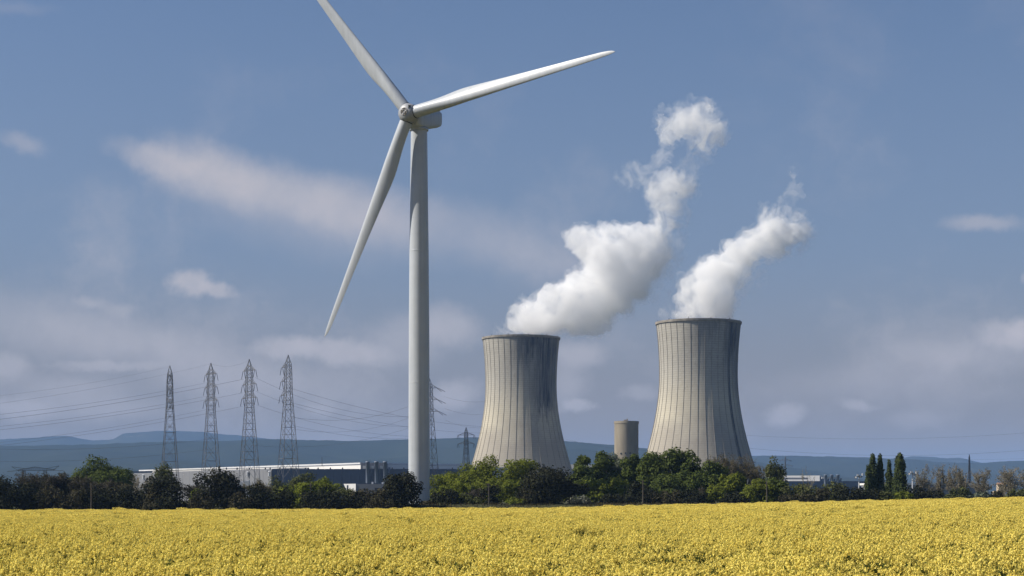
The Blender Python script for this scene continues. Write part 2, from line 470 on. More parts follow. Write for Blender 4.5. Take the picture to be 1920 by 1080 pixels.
m, t, b = new_mat('ground')
co = N(t, 'ShaderNodeTexCoord')
na = noise(t, co.outputs['Object'], 0.5, 6, 0.65); nb = noise(t, co.outputs['Object'], 0.012, 5, 0.6); nc = noise(t, co.outputs['Object'], 4.0, 4, 0.6)
c = mixc(t, na, (0.045, 0.050, 0.018), (0.085, 0.070, 0.036))
c = mixc(t, M(t, 'MULTIPLY', nc, 0.5), c, (0.05, 0.045, 0.028))
c = mixc(t, M(t, 'MULTIPLY', nb, 0.6), c, (0.055, 0.075, 0.028))
L(t, c, b.inputs['Base Color']); b.inputs['Roughness'].default_value = 0.95; b.inputs['Specular IOR Level'].default_value = 0.1
g = obj('ground', mesh_np('ground', np.stack([GX.ravel(), GY.ravel(), GZ.ravel()], -1), gf, m, True))
g['kind'] = 'structure'

# ------------------------------------------------------------------ hills
def hill_mat(name, c1, c2):
    m, t, b = new_mat(name)
    co = N(t, 'ShaderNodeTexCoord')
    a = noise(t, co.outputs['Object'], 0.004, 8, 0.65); d = noise(t, co.outputs['Object'], 0.0011, 5, 0.6)
    c = mixc(t, a, c1, c2)
    r = N(t, 'ShaderNodeMapRange'); r.inputs['From Min'].default_value = 0.66; r.inputs['From Max'].default_value = 0.76; r.inputs['To Max'].default_value = 0.6
    L(t, a, r.inputs['Value'])
    c = mixc(t, r.outputs[0], c, (0.22, 0.20, 0.15))
    c = mixc(t, M(t, 'MULTIPLY', d, 0.4), c, c1)
    L(t, c, b.inputs['Base Color']); b.inputs['Roughness'].default_value = 1.0; b.inputs['Specular IOR Level'].default_value = 0.0
    return m
def hills(name, ridge, Y, depth, mtl, cliff=0.0, seed=0):
    pxs = np.arange(ridge[0][0], ridge[-1][0] + 1, 6.0)
    rp = np.array(ridge, float)
    rows = np.interp(pxs, rp[:, 0], rp[:, 1])
    k = np.exp(-0.5 * (np.arange(-6, 7) / (0.7 if cliff else 2.0)) ** 2); k /= k.sum()
    pad = np.pad(rows, 6, 'edge'); rows = np.convolve(pad, k, 'valid')
    rows = rows + 1.3 * (vnoise(pxs * 0.045, pxs * 0 + 3, seed) - 0.5) + 0.7 * (vnoise(pxs * 0.16, pxs * 0 + 7, seed + 1) - 0.5)
    X = (pxs - 960) * Y / F
    H = np.maximum(ZC + (HZ - rows) * Y / F, 6.0)
    ts = np.linspace(0, 1, 26)                       # 0 foot of slope, 1 ridge, then back slope
    V = []
    for tt in ts:
        prof = tt ** 1.35
        if cliff:
            prof = np.where(tt < 0.9, 0.8 * (tt / 0.9) ** 1.25, 0.8 + 0.2 * (tt - 0.9) / 0.1)
        yy = Y - depth * (1 - tt)
        rough = (vnoise(X / 260 + 9, np.full_like(X, yy / 260), seed + 2) - 0.5) * 0.34 * tt * (1 - tt) * 4 + (vnoise(X / 90, np.full_like(X, yy / 90), seed + 3) - 0.5) * 0.12 * tt * (1 - tt) * 4
        z = H * np.clip(prof + rough * 0.8, 0, 1.0 if tt < 1 else 1)
        if tt == 0:
            z = z * 0 - 5
        V.append(np.stack([X, np.full_like(X, yy), z], -1))
    V.append(np.stack([X, np.full_like(X, Y + depth * 0.4), H * 0.75], -1))
    V.append(np.stack([X, np.full_like(X, Y + depth * 0.9), H * 0 - 5], -1))
    V = np.array(V); r, c = V.shape[:2]
    idx = np.arange(r * c).reshape(r, c)
    f = np.stack([idx[:-1, :-1], idx[:-1, 1:], idx[1:, 1:], idx[1:, :-1]], -1).reshape(-1, 4)
    o = obj(name, mesh_np(name, V.reshape(-1, 3), f, mtl, True))
    o['kind'] = 'structure'
    return o
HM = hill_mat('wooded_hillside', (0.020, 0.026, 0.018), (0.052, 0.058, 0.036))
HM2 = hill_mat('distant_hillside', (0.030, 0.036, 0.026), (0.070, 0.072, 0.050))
hills('wooded_ridge', [(-900, 852), (-500, 842), (-200, 838), (0, 836), (150, 834), (225, 831), (375, 826), (420, 828), (470, 824), (525, 823), (615, 826), (680, 827), (740, 824), (770, 823), (900, 820), (980, 822), (1060, 827), (1150, 834), (1217, 841), (1330, 853), (1420, 866), (1540, 885), (1700, 915), (1800, 932)], 6800, 2400, HM, 0, 11)
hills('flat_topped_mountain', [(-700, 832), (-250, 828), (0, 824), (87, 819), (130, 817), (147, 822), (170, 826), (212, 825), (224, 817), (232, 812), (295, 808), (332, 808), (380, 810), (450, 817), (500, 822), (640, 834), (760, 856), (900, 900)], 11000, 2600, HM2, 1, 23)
hills('right_hand_ridge', [(1130, 900), (1260, 868), (1380, 856), (1440, 854), (1515, 855), (1600, 857), (1690, 860), (1760, 866), (1830, 868), (1880, 865), (1920, 863), (2100, 858), (2400, 862), (2800, 880)], 8600, 2600, HM, 0, 31)
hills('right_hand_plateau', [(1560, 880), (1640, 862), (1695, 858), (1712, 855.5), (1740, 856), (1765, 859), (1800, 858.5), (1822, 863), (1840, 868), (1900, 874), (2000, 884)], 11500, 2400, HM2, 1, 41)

# ------------------------------------------------------------------ cooling towers
def prof_r(z, a=26.9, zt=89.6, k1=0.433, k2=0.32):
    z = np.asarray(z, float)
    k = np.where(z < zt, k1, k2)
    return np.sqrt(a * a + (k * (z - zt)) ** 2)
ZTOP = 125.4
def cooling_tower(px, Y, mtl, label, seed):
    X = PX(px, Y)
    z0 = float(ground_z(X, Y))
    root = thing('cooling_tower', label, 'cooling tower', (X, Y, 0), 'pair of cooling towers')
    zs = np.concatenate([np.linspace(z0 - 0.5, ZTOP, 60)])
    r = prof_r(zs)
    prof = list(zip(r, zs)) + [(r[-1] - 0.9, ZTOP)] + [(rr - 0.7, z) for rr, z in zip(r[::-1], zs[::-1]) if z > 60]
    mb = MB(); mb.lathe(prof, 144)
    mb.build('shell', mtl, root, True)
    # rim collar
    rt = float(prof_r(ZTOP))
    mb = MB(); mb.lathe([(rt - 0.2, ZTOP - 1.6), (rt + 0.55, ZTOP - 1.3), (rt + 0.75, ZTOP - 0.1), (rt + 0.75, ZTOP + 0.25), (rt - 1.1, ZTOP + 0.25), (rt - 1.1, ZTOP - 1.2)], 144, True)
    rim = mb.build('rim', MT['rib'], root)
    # lightning rods / aviation lamp boxes round the rim
    mb = MB(); mb.box((0, 0, 0.25), (0.6, 0.6, 0.5)); mb.bar((0, 0, 0.5), (0, 0, 1.3), 0.07, 6)
    lm = mb.mesh('rim_lamp', MT['darksteel'])
    for a in range(12):
        t_ = 2 * math.pi * (a + 0.35) / 12
        if math.cos(t_) * 0 + math.sin(t_) < 0.25:
            o = obj('rim_lamp', lm, rim, ((rt - 0.1) * math.cos(t_), (rt - 0.1) * math.sin(t_), ZTOP + 0.25)); o.rotation_euler.z = t_
    # meridional ribs, one mesh turned round
    zs = np.linspace(z0 - 0.3, ZTOP - 1.3, 46); rr = prof_r(zs)
    mb = MB(); vs = []; fs = []
    for rad, z in zip(rr, zs):
        hwid = 0.10
        vs += [(rad - 0.15, -hwid, z), (rad + 0.24, -hwid * 0.8, z), (rad + 0.24, hwid * 0.8, z), (rad - 0.15, hwid, z)]
    for i in range(len(zs) - 1):
        for k in range(3):
            fs.append((4 * i + k, 4 * i + k + 1, 4 * i + 4 + k + 1, 4 * i + 4 + k))
    mb.add(vs, fs)
    rm = mb.mesh('rib', MT['rib'])
    for a in range(36):
        t_ = 2 * math.pi * (a + 0.3) / 36
        vx, vy = math.cos(t_), math.sin(t_)
        if vy > 0.45:
            continue                                    # far side, out of sight
        o = obj('rib', rm, root); o.rotation_euler.z = t_
    return root
YR, YL = 1200.0, 1315.0
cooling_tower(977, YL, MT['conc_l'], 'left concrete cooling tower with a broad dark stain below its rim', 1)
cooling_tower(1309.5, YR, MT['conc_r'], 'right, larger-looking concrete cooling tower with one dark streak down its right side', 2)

# concrete cylinder between them
Yc = 1120.0
X = PX(1174.5, Yc); rc = 22.6 * Yc / F; zt = ZC + (HZ - 790) * Yc / F
root = thing('concrete_silo', 'plain brown concrete cylinder tower standing between the two cooling towers', 'tower', (X, Yc, 0))
mb = MB(); mb.lathe([(rc, 1.5), (rc, zt - 1.6), (rc + 0.02, zt - 1.5), (rc - 0.4, zt - 1.5), (rc - 0.4, zt - 1.6)], 72); mb.build('shaft', MT['conc_c'], root)
for p in root.children[0].data.polygons: p.use_smooth = abs(p.normal.z) < 0.5
mb = MB(); mb.lathe([(rc - 0.2, zt - 1.55), (rc + 0.25, zt - 1.5), (rc + 0.25, zt), (0.01, zt + 0.25)], 72); mb.build('roof_slab', MT['conc_c'], root)
mb = MB(); mb.box((-0.4, 0, zt + 0.6), (2.6, 2.4, 0.9)); mb.box((0.5, -1, zt + 0.8), (0.7, 0.7, 1.5)); mb.build('roof_hatch', MT['rib'], root)
mb = MB()
mb.box((0, 0, 0), (0.9, 0.5, 0.9)); om = mb.mesh('opening', MT['glass'])
for a, z in ((-30, zt - 21), (-8, zt - 20.8), (14, zt - 20.8), (-8, zt - 27)):
    t_ = R_(a)
    o = obj('opening', om, root, (rc * math.sin(t_), -rc * math.cos(t_) - 0.02, z)); o.rotation_euler.z = t_

# ------------------------------------------------------------------ wind turbine
TX, TY = -19.2, 357.0
yaw, tilt = R_(28), R_(2)
AX = np.array([-math.sin(yaw) * math.cos(tilt), -math.cos(yaw) * math.cos(tilt), math.sin(tilt)])
UU = np.array([math.cos(yaw), -math.sin(yaw), 0.0])
VV = np.cross(UU, AX); VV *= np.sign(VV[2])
turb = thing('wind_turbine', 'tall white three-bladed wind turbine standing behind the dark hedge', 'wind turbine', (TX, TY, 0))
gz0 = float(ground_z(TX, TY))
def trad(z):
    return np.interp(z, [0, 20, 40, 55, 68, 79.6], [2.22, 2.18, 2.1, 1.98, 1.82, 1.68])
seams = [gz0 + 0.0] + [10.2, 13.5, 17, 20.4, 23.8, 27.2, 30.6, 34, 37.4, 40.8, 44.2, 47.6, 51, 54.4, 57.8, 61.2, 64.6, 68, 71.4, 75, 79.5]
for a, b_ in zip([0, 27.2, 54.4], [27.2, 54.4, 79.5]):
    lv = np.linspace(max(a, gz0 - 0.6), b_, 14)
    prof = [(float(trad(z)), float(z)) for z in lv]
    mb = MB(); mb.lathe(prof, 96); mb.build('tower_section', MT['paint'], turb, True)
    if b_ < 79:
        mb = MB(); rr0 = float(trad(b_)); mb.lathe([(rr0 - 0.05, b_ - 0.12), (rr0 + 0.012, b_ - 0.08), (rr0 + 0.012, b_ + 0.08), (rr0 - 0.05, b_ + 0.12)], 96, True); mb.build('flange', MT['paint'], turb, True)
for z in seams[1:-1]:
    r0 = float(trad(z)) + 0.012
    mb = MB(); mb.lathe([(r0 - 0.03, z - 0.035), (r0, z - 0.03), (r0, z + 0.03), (r0 - 0.03, z + 0.035)], 72, True); mb.build('weld_seam', MT['paint'], turb)
mb = MB(); mb.lathe([(1.55, 79.2), (1.95, 79.3), (1.95, 79.75), (1.5, 79.8)], 64, True); mb.build('yaw_ring', MT['paint'], turb, True)
# rotor frame
HUB = np.array([0, 0, 0]) + 3.97 * AX; HUB[2] = (HZ - 213) * (TY + HUB[1]) / F + ZC
fr = np.stack([UU, -AX, VV], 1)                       # local x = rotor right, y = back along the nacelle, z = up
def loc2(p):
    return HUB + fr @ np.asarray(p, float)
# nacelle: loft of rounded rectangles along +y (backwards)
def superel(w, h, zc, n=28, e=0.45):
    pts = []
    for i in range(n):
        t_ = 2 * math.pi * i / n
        c_, s_ = math.cos(t_), math.sin(t_)
        pts.append((w * math.copysign(abs(c_) ** e, c_), zc + h * math.copysign(abs(s_) ** e, s_)))
    return pts
st_ = [(1.15, 1.15, 1.35, -0.5), (1.35, 1.5, 1.6, -0.6), (2.2, 1.72, 1.8, -0.62), (4.0, 1.8, 1.85, -0.5), (6.0, 1.8, 1.85, -0.1), (8.0, 1.8, 1.84, 0.45), (9.6, 1.78, 1.8, 0.9), (10.5, 1.66, 1.62, 1.1), (11.0, 1.35, 1.3, 1.15), (11.25, 0.8, 0.8, 1.15)]
mb = MB(); vs = []; fs = []
n = 28
for (yy, w, h, zc) in st_:
    for (x, z) in superel(w, h, zc): vs.append(loc2((x, yy, z)))
for i in range(len(st_) - 1):
    for k in range(n):
        fs.append((i * n + k, i * n + (k + 1) % n, (i + 1) * n + (k + 1) % n, (i + 1) * n + k))
fs.append(tuple(range(n))[::-1]); fs.append(tuple(range((len(st_) - 1) * n, len(st_) * n)))
mb.add(vs, fs)
nac = mb.build('nacelle', MT['paint'], turb, True)
mb = MB()
def lbox(mb, c0, d0):
    x, y, z = d0[0] / 2, d0[1] / 2, d0[2] / 2
    vs = [loc2((c0[0] + a * x, c0[1] + b2 * y, c0[2] + c2 * z)) for a, b2, c2 in ((-1, -1, -1), (1, -1, -1), (1, 1, -1), (-1, 1, -1), (-1, -1, 1), (1, -1, 1), (1, 1, 1), (-1, 1, 1))]
    mb.add(vs, [(3, 2, 1, 0), (4, 5, 6, 7), (0, 1, 5, 4), (1, 2, 6, 5), (2, 3, 7, 6), (3, 0, 4, 7)])
lbox(mb, (0, 9.6, 2.7), (2.9, 0.9, 0.7)); mb.build('cooler', MT['paint'], nac)
mb = MB(); lbox(mb, (0.4, 9.6, 3.5), (0.08, 0.08, 1.0)); lbox(mb, (0.4, 9.6, 3.95), (0.5, 0.06, 0.06)); mb.build('wind_vane', MT['darksteel'], nac)
# hub / spinner
prof = [(0.01, -2.05), (0.65, -2.0), (1.1, -1.9), (1.55, -1.65), (1.85, -1.2), (2.0, -0.4), (2.0, 0.5), (1.85, 0.95), (1.5, 1.2), (1.2, 1.3)]
mb = MB(); vs = []; fs = []; n = 48
for i in range(n):
    t_ = 2 * math.pi * i / n
    for (r0, yy) in prof: vs.append(loc2((r0 * math.cos(t_), yy, r0 * math.sin(t_))))
mm = len(prof)
for i in range(n):
    j = (i + 1) % n
    for k in range(mm - 1): fs.append((i * mm + k, i * mm + k + 1, j * mm + k + 1, j * mm + k))
mb.add(vs, fs); hub = mb.build('hub', MT['spinner'], turb, True)
# front plate with a ring of fittings
def ring_part(r0, r1, y0, y1, name, mtl, n=40):
    mb = MB(); vs = []; fs = []
    for i in range(n):
        t_ = 2 * math.pi * i / n
        for (r2, yy) in ((r0, y0), (r1, y0), (r1, y1), (r0, y1)): vs.append(loc2((r2 * math.cos(t_), yy, r2 * math.sin(t_))))
    for i in range(n):
        j = (i + 1) % n
        for k in range(4): fs.append((i * 4 + k, i * 4 + (k + 1) % 4, j * 4 + (k + 1) % 4, j * 4 + k))
    mb.add(vs, fs); return mb.build(name, mtl, hub)
ring_part(0.64, 0.78, -2.10, -1.85, 'nose_ring', MT['rib'])
ring_part(0.30, 0.42, -2.16, -1.95, 'nose_ring', MT['rib'])
for a in range(6):
    t_ = 2 * math.pi * (a + .2) / 6
    mb = MB(); lbox(mb, (0.55 * math.cos(t_), -2.08, 0.55 * math.sin(t_)), (0.2, 0.2, 0.26)); mb.build('bracket', MT['darksteel' if a % 2 else 'lamp'], hub)
mb = MB(); lbox(mb, (1.0, -1.82, 0.9), (0.16, 0.2, 0.75)); lbox(mb, (1.15, -1.7, 1.15), (0.5, 0.2, 0.14)); lbox(mb, (1.25, -1.62, .85), (0.14, 0.2, 0.5)); mb.build('bracket', MT['darksteel'], hub)
# blades
RAD = 48.5
def blade(angle, cone):
    a = R_(angle); c_ = R_(cone)
    rad = math.cos(c_) * (math.cos(a) * UU + math.sin(a) * VV) + math.sin(c_) * AX       # outwards
    te = -math.sin(a) * UU + math.cos(a) * VV                                            # trailing side: turns clockwise
    te = te - rad * np.dot(te, rad); te /= np.linalg.norm(te)
    nn = np.cross(rad, te)
    if np.dot(nn, AX) < 0: nn = -nn                                                      # upwind side
    ss = np.array([0.034, 0.045, 0.07, 0.10, 0.13, 0.16, 0.19, 0.215, 0.24, 0.27, 0.31, 0.36, 0.42, 0.50, 0.58, 0.66, 0.74, 0.82, 0.89, 0.94, 0.97, 0.985, 0.995, 1.0])
    ch = np.interp(ss, [0, .08, .12, .17, .22, .26, .32, .42, .55, .7, .85, .93, .97, .99, 1], [2.55, 2.55, 2.6, 2.8, 3.1, 3.2, 3.05, 2.65, 2.2, 1.75, 1.36, 1.1, .80, .45, .06])
    th = np.interp(ss, [0, .08, .14, .22, .30, .45, .7, 1], [1.0, 1.0, .86, .52, .36, .27, .20, .15])
    tw = np.interp(ss, [0, .1, .22, .4, .7, 1], [14, 14, 11, 6, 2, 0])
    le = np.interp(ss, [0, .1, .22, .3, .6, .9, .97, 1], [1.27, 1.27, 1.24, 1.12, .75, .42, .26, .03])   # leading-edge offset
    n = 32; vs = []; fs = []
    for s_, c0, t0, w0, l0 in zip(ss, ch, th, tw, le):
        base = HUB + rad * (s_ * RAD)
        w = R_(w0)
        ct = math.cos(w) * te + math.sin(w) * (-nn); cn = math.cos(w) * nn + math.sin(w) * te
        blend = float(np.clip((t0 - 0.36) / 0.64, 0, 1)) ** 0.8
        for i in range(n):
            q = 2 * math.pi * i / n
            xx = 0.5 * (1 - math.cos(q))                   # 0 leading, 1 trailing
            sg = 1 if q < math.pi else -1
            naca = 5 * t0 * (0.2969 * math.sqrt(max(xx, 0)) - 0.126 * xx - 0.3516 * xx ** 2 + 0.2843 * xx ** 3 - 0.1036 * xx ** 4)
            circ = 0.5 * t0 * abs(math.sin(q))
            hh = sg * (circ * blend + naca * (1 - blend)) + 0.03 * (1 - blend) * math.sin(math.pi * xx)
            vs.append(base + ct * (xx * c0 - l0) + cn * (hh * c0))
    for i in range(len(ss) - 1):
        for k in range(n): fs.append((i * n + k, i * n + (k + 1) % n, (i + 1) * n + (k + 1) % n, (i + 1) * n + k))
    fs.append(tuple(range((len(ss) - 1) * n, len(ss) * n)))
    mb = MB(); mb.add(vs, fs)
    o = mb.build('blade', MT['paint'], turb, True)
    mb = MB(); mb.bar(HUB + rad * 1.62, HUB + rad * 1.80, 1.36, 40); mb.build('root_collar', MT['ring'], o)
    mb = MB(); mb.bar(HUB + rad * 0.4, HUB + rad * 1.63, 1.44, 40); mb.build('blade_socket', MT['spinner'], hub)
    return o
for a, c_, RAD in ((7.0, 4.5, 48.5), (128.3, 4.0, 48.5), (247.0, 1.0, 49.0)):
    blade(a, c_)
bm_fix = [o for o in COL.objects if o.parent in (turb, hub, nac) and o.type == 'MESH']
for o in bm_fix:
    bm = bmesh.new(); bm.from_mesh(o.data); bmesh.ops.recalc_face_normals(bm, faces=bm.faces); bm.to_mesh(o.data); bm.free()
# ------------------------------------------------------------------ industrial halls
def foot(pa, Ya, pb, Yb, deep):
    """front edge from left (pa,Ya) to right (pb,Yb), 'deep' metres backwards"""
    A = (PX(pa, Ya), Ya); B = (PX(pb, Yb), Yb)
    d = np.array(B) - np.array(A); d /= np.linalg.norm(d); nrm = np.array((-d[1], d[0]))
    return [A, B, tuple(np.array(B) + nrm * deep), tuple(np.array(A) + nrm * deep)]
def zrow(py, Y):
    return ZC + (HZ - py) * Y / F
def panel_wall(parent, pa, Ya, pb, Yb, z0, z1, mtl, n, deep=40.0, name='wall_panel'):
    """a run of upright cladding panels, each its own piece, in front of a core"""
    A = np.array((PX(pa, Ya), Ya)); B = np.array((PX(pb, Yb), Yb))
    d = (B - A); ln = np.linalg.norm(d); d /= ln
    ang = math.atan2(d[1], d[0]); w = ln / n
    mb = MB(); mb.box((0, 0, (z0 + z1) / 2), (w - 0.12, 0.25, z1 - z0)); me = mb.mesh(name, mtl)
    for i in range(n):
        c_ = A + d * (w * (i + 0.5))
        o = obj(name, me, parent, (c_[0], c_[1], 0)); o.rotation_euler.z = ang
def at_parent(o, parent):
    o.location = (o.location[0] - parent.location[0], o.location[1] - parent.location[1], o.location[2])

hall = thing('industrial_hall', 'long industrial hall with slate-blue wall and white upper storey behind the pylons', 'factory', (0, 0, 0))
mb = MB(); mb.prism(foot(511, 881, 905, 881, 90), 1.0, zrow(880.3, 880)); mb.build('wall_core', MT['bluew'], hall)
panel_wall(hall, 510, 880.6, 905, 880.6, 1.2, zrow(880.3, 880) + 0.3, MT['bluew'], 24)
mb = MB(); mb.prism(foot(246, 1012, 509.5, 882, 60), 1.0, [zrow(887.5, 1012), zrow(881, 882), zrow(881, 882), zrow(887.5, 1012)]); mb.build('grey_wing', MT['greyw'], hall)
panel_wall(hall, 246.5, 1011, 509, 881.2, 1.2, zrow(888.5, 1012), MT['greyw'], 20)
# white upper storey, its right end nearest
up = foot(262, 1135, 676, 902, 70)
mb = MB(); mb.prism(up, 14, zrow(870.2, 902)); mb.build('upper_storey', MT['roof'], hall)
A_, B_ = np.array(up[0]), np.array(up[1]); d_ = (B_ - A_) / np.linalg.norm(B_ - A_); nb_ = np.array((d_[1], -d_[0]))
mb = MB(); mb.prism([tuple(A_ + nb_ * 0.5 - d_ * 0.3), tuple(B_ + nb_ * 0.5 + d_ * 0.3), tuple(B_ - nb_ * 70 + d_ * 0.3), tuple(A_ - nb_ * 70 - d_ * 0.3)], zrow(870.2, 902), zrow(867.4, 902)); mb.build('roof_edge', MT['whitew'], hall)
# grey louvre strip below the roof edge
lnA = np.linalg.norm(B_ - A_)
mb = MB()
for f0, f1 in ((0.02, 0.80),):
    p0 = A_ + d_ * lnA * f0 + nb_ * 0.12; p1 = A_ + d_ * lnA * f1 + nb_ * 0.12
    mb.prism([tuple(p0 + nb_ * 0.15), tuple(p1 + nb_ * 0.15), tuple(p1), tuple(p0)], zrow(877, 902), zrow(873.3, 902))
mb.build('louvre_strip', MT['greyw'], hall)
mb = MB(); mb.box((0, 0, 0.4), (0.6, 0.6, 0.8)); mb.bar((0, 0, .8), (0, 0, 1.1), 0.35, 8, 0.2); vm = mb.mesh('roof_vent', MT['darksteel'])
for px in (424, 444, 467, 497, 506, 524, 531, 545, 555, 572, 578, 596, 619, 642, 735, 757, 821, 848):
    obj('roof_vent', vm, hall, (PX(px, 883), 884, zrow(880.3, 880)))
mb = MB(); mb.bar((0, 0, 0), (0, 0, 5.0), 0.14, 6); pm = mb.mesh('roof_mast', MT['darksteel'])
for fr_ in (0.52, 0.70, 0.86):
    p0 = A_ + d_ * lnA * fr_ + nb_ * 0.6
    obj('roof_mast', pm, hall, (p0[0], p0[1], zrow(872, 902)))
# white upper storey further right, behind the turbine
mb = MB(); mb.prism(foot(800, 960, 904, 940, 40), 14, [zrow(876.6, 960), zrow(875, 940), zrow(875, 940), zrow(876.6, 960)]); mb.build('upper_storey', MT['roof'], hall)
mb = MB(); mb.prism(foot(245, 1120, 292, 1118, 30), 8, zrow(883.2, 1118)); mb.build('roof_edge', MT['bluew'], hall)
# block behind the stacks and the three ducts
mb = MB(); mb.prism(foot(677, 893, 722, 893, 20), 10, zrow(867.5, 893)); mb.build('plant_room', MT['greyw'], hall)
def duct(parent, px, Y, top, bot, hw, mtl, capname=True):
    r0 = hw * Y / F; X = PX(px, Y)
    mb = MB(); z1 = zrow(top, Y); z0 = zrow(bot, Y)
    mb.lathe([(r0 * 0.9, z0), (r0, z0 + 0.5), (r0, z1 - 0.8), (r0 * 1.1, z1 - 0.75), (r0 * 1.1, z1), (r0 * 0.85, z1), (r0 * 0.85, z1 - 1.5)], 24, False, (X, Y, 0))
    o = mb.build('exhaust_duct', mtl, parent, True)
    mb = MB(); mb.box((X - r0 * 1.75, Y + 0.4, zrow(top + (bot - top) * 0.27, Y)), (r0 * 1.5, 1.6, 1.5)); mb.build('white_cowl', MT['whitew'], o)
    mb = MB(); mb.bar((X + r0 * 2.2, Y + 1.3, z1 - 3), (X + r0 * 0.5, Y + 1.3, z0), r0 * 0.6, 8); mb.build('elbow', mtl, o)
    return o
for px in (689.5, 705.7, 722):
    duct(hall, px, 876, 865, 906, 3.7, MT['bluestack'])
# vent cowls on the grey wall
mb = MB(); mb.bar((0, 0, -1.2), (0, 0, 0.9), 0.62, 12); mb.bar((0, 0, 0.9), (0, 0, 1.5), 0.95, 12, 0.2); vc = mb.mesh('wall_cowl', MT['lamp'])
for px, py in ((269, 894), (346, 893), (383, 892), (424.5, 890), (464.5, 889), (505, 888.5)):
    Yp = 880 + (509 - px) * (1012 - 880) / (509 - 246) - 3.0
    obj('wall_cowl', vc, hall, (PX(px, Yp), Yp, zrow(py, Yp)))

fb = thing('far_hall', 'white-topped hall glimpsed just right of the left cooling tower foot', 'factory', (PX(1085, 1420), 1420, 0))
mb = MB(); mb.box((0, 5, zrow(880, 1420) / 2), (26, 20, zrow(880, 1420))); mb.build('wall', MT['bluew'], fb)
mb = MB(); mb.box((0, 6, (zrow(880, 1420) + zrow(871, 1420)) / 2), (25, 19, zrow(871, 1420) - zrow(880, 1420))); mb.build('upper_storey', MT['roof'], fb)

ann = thing('low_annex', 'low white and pale grey office block in front of the slate-blue hall', 'building', (0, 0, 0))
Ya = 800
mb = MB(); x0, x1, x2 = PX(641.5, Ya), PX(667, Ya), PX(735, Ya)
zt_ = zrow(907, Ya)
mb.add([(x0, Ya + 7, zt_), (x0 + 1.8, Ya + 5, zrow(921, Ya)), (x0 + 1.8, Ya + 5, 1), (x1, Ya, 1), (x1, Ya, zt_), (x0, Ya + 25, zt_), (x0 + 1.8, Ya + 25, 1), (x1, Ya + 25, 1), (x1, Ya + 25, zt_)],
       [(0, 1, 2, 3, 4), (5, 8, 7, 6), (0, 5, 6, 2, 1), (0, 4, 8, 5)])
mb.build('gable_wall', MT['whitew'], ann)
mb = MB(); mb.prism([(x1, Ya + 0.2), (x2, Ya + 0.2), (x2, Ya + 25), (x1 + 0.01, Ya + 25)], 1, zt_ - 0.1); mb.build('side_wall', MT['greyw'], ann)
mb = MB(); mb.box((PX(709, Ya), Ya + 0.15, zrow(917, Ya)), (3.2, 0.3, 1.1)); mb.build('window', MT['glass'], ann)
mb = MB(); mb.box((PX(650, Ya), Ya + 4.6, zrow(914, Ya)), (1.0, 0.3, 2.2), -0.83); mb.build('window', MT['glass'], ann)
for px in (697, 716):
    mb = MB(); mb.box((PX(px, Ya), Ya + 4, zt_ + 0.35), (0.8, 0.8, 1.1)); mb.build('roof_vent', MT['whitew'], ann)

ki = thing('white_kiosk', 'small white cabin with a tank beside it at the feet of the third pylon', 'cabin', (PX(463, 770), 770, 0))
mb = MB(); mb.box((0, 0, zrow(914, 770) - 2.5), (2.2, 3, 11)); mb.build('cabin', MT['whitew'], ki)
mb = MB(); mb.box((0.3, 0, zrow(906, 770)), (1.8, 2, 3.2)); mb.build('upper_cabin', MT['whitew'], ki)
mb = MB(); mb.bar((-2.6, -1, zrow(908, 770)), (-2.6, 2, zrow(908, 770)), 1.3, 20); mb.bar((-2.6, 0.5, 1), (-2.6, 0.5, zrow(911, 770)), 0.9, 8); mb.build('tank', MT['lamp'], ki)

hall2 = thing('factory_hall', 'distant hall with white upper storey and three grey ducts left of the poplars', 'factory', (0, 0, 0))
Yh2 = 1500
mb = MB(); mb.prism(foot(1455, Yh2, 1632, Yh2, 60), 1, zrow(902.3, Yh2)); mb.build('wall_core', MT['bluew'], hall2)
panel_wall(hall2, 1455, Yh2 - 0.4, 1632, Yh2 - 0.4, 1.2, zrow(902, Yh2), MT['bluew'], 14)
mb = MB(); mb.prism(foot(1425, Yh2 + 45, 1537, Yh2 + 30, 40), 6, zrow(891.7, Yh2 + 35)); mb.build('upper_storey', MT['roof'], hall2)
mb = MB(); mb.prism(foot(1537.4, Yh2 + 34, 1545, Yh2 + 34, 30), 6, zrow(893.5, Yh2 + 34)); mb.build('plant_room', MT['greyw'], hall2)
mb = MB(); mb.prism(foot(1450, Yh2 + 28, 1515, Yh2 + 24, 1), zrow(899, Yh2 + 26), zrow(895.5, Yh2 + 26)); mb.build('louvre_strip', MT['greyw'], hall2)
for px in (1548, 1559.6, 1571):
    duct(hall2, px, Yh2 - 5, 890, 912, 3.0, MT['bluestack'])

wh = thing('warehouse', 'low grey warehouse with white roof edge seen through the bare trees', 'warehouse', (0, 0, 0))
Yw = 1000
mb = MB(); mb.prism(foot(1700, Yw, 1832, Yw + 20, 45), 1, zrow(909, Yw)); mb.build('wall', MT['greyw'], wh)
mb = MB(); mb.prism(foot(1699, Yw - 0.8, 1833, Yw + 19, 47), zrow(909, Yw), zrow(905, Yw)); mb.build('roof_edge', MT['roof'], wh)
for px in (1715, 1738, 1760):
    mb = MB(); mb.box((PX(px, Yw), Yw - 0.1, zrow(916, Yw)), (2.5, 0.3, 2.2)); mb.build('window', MT['glass'], wh)

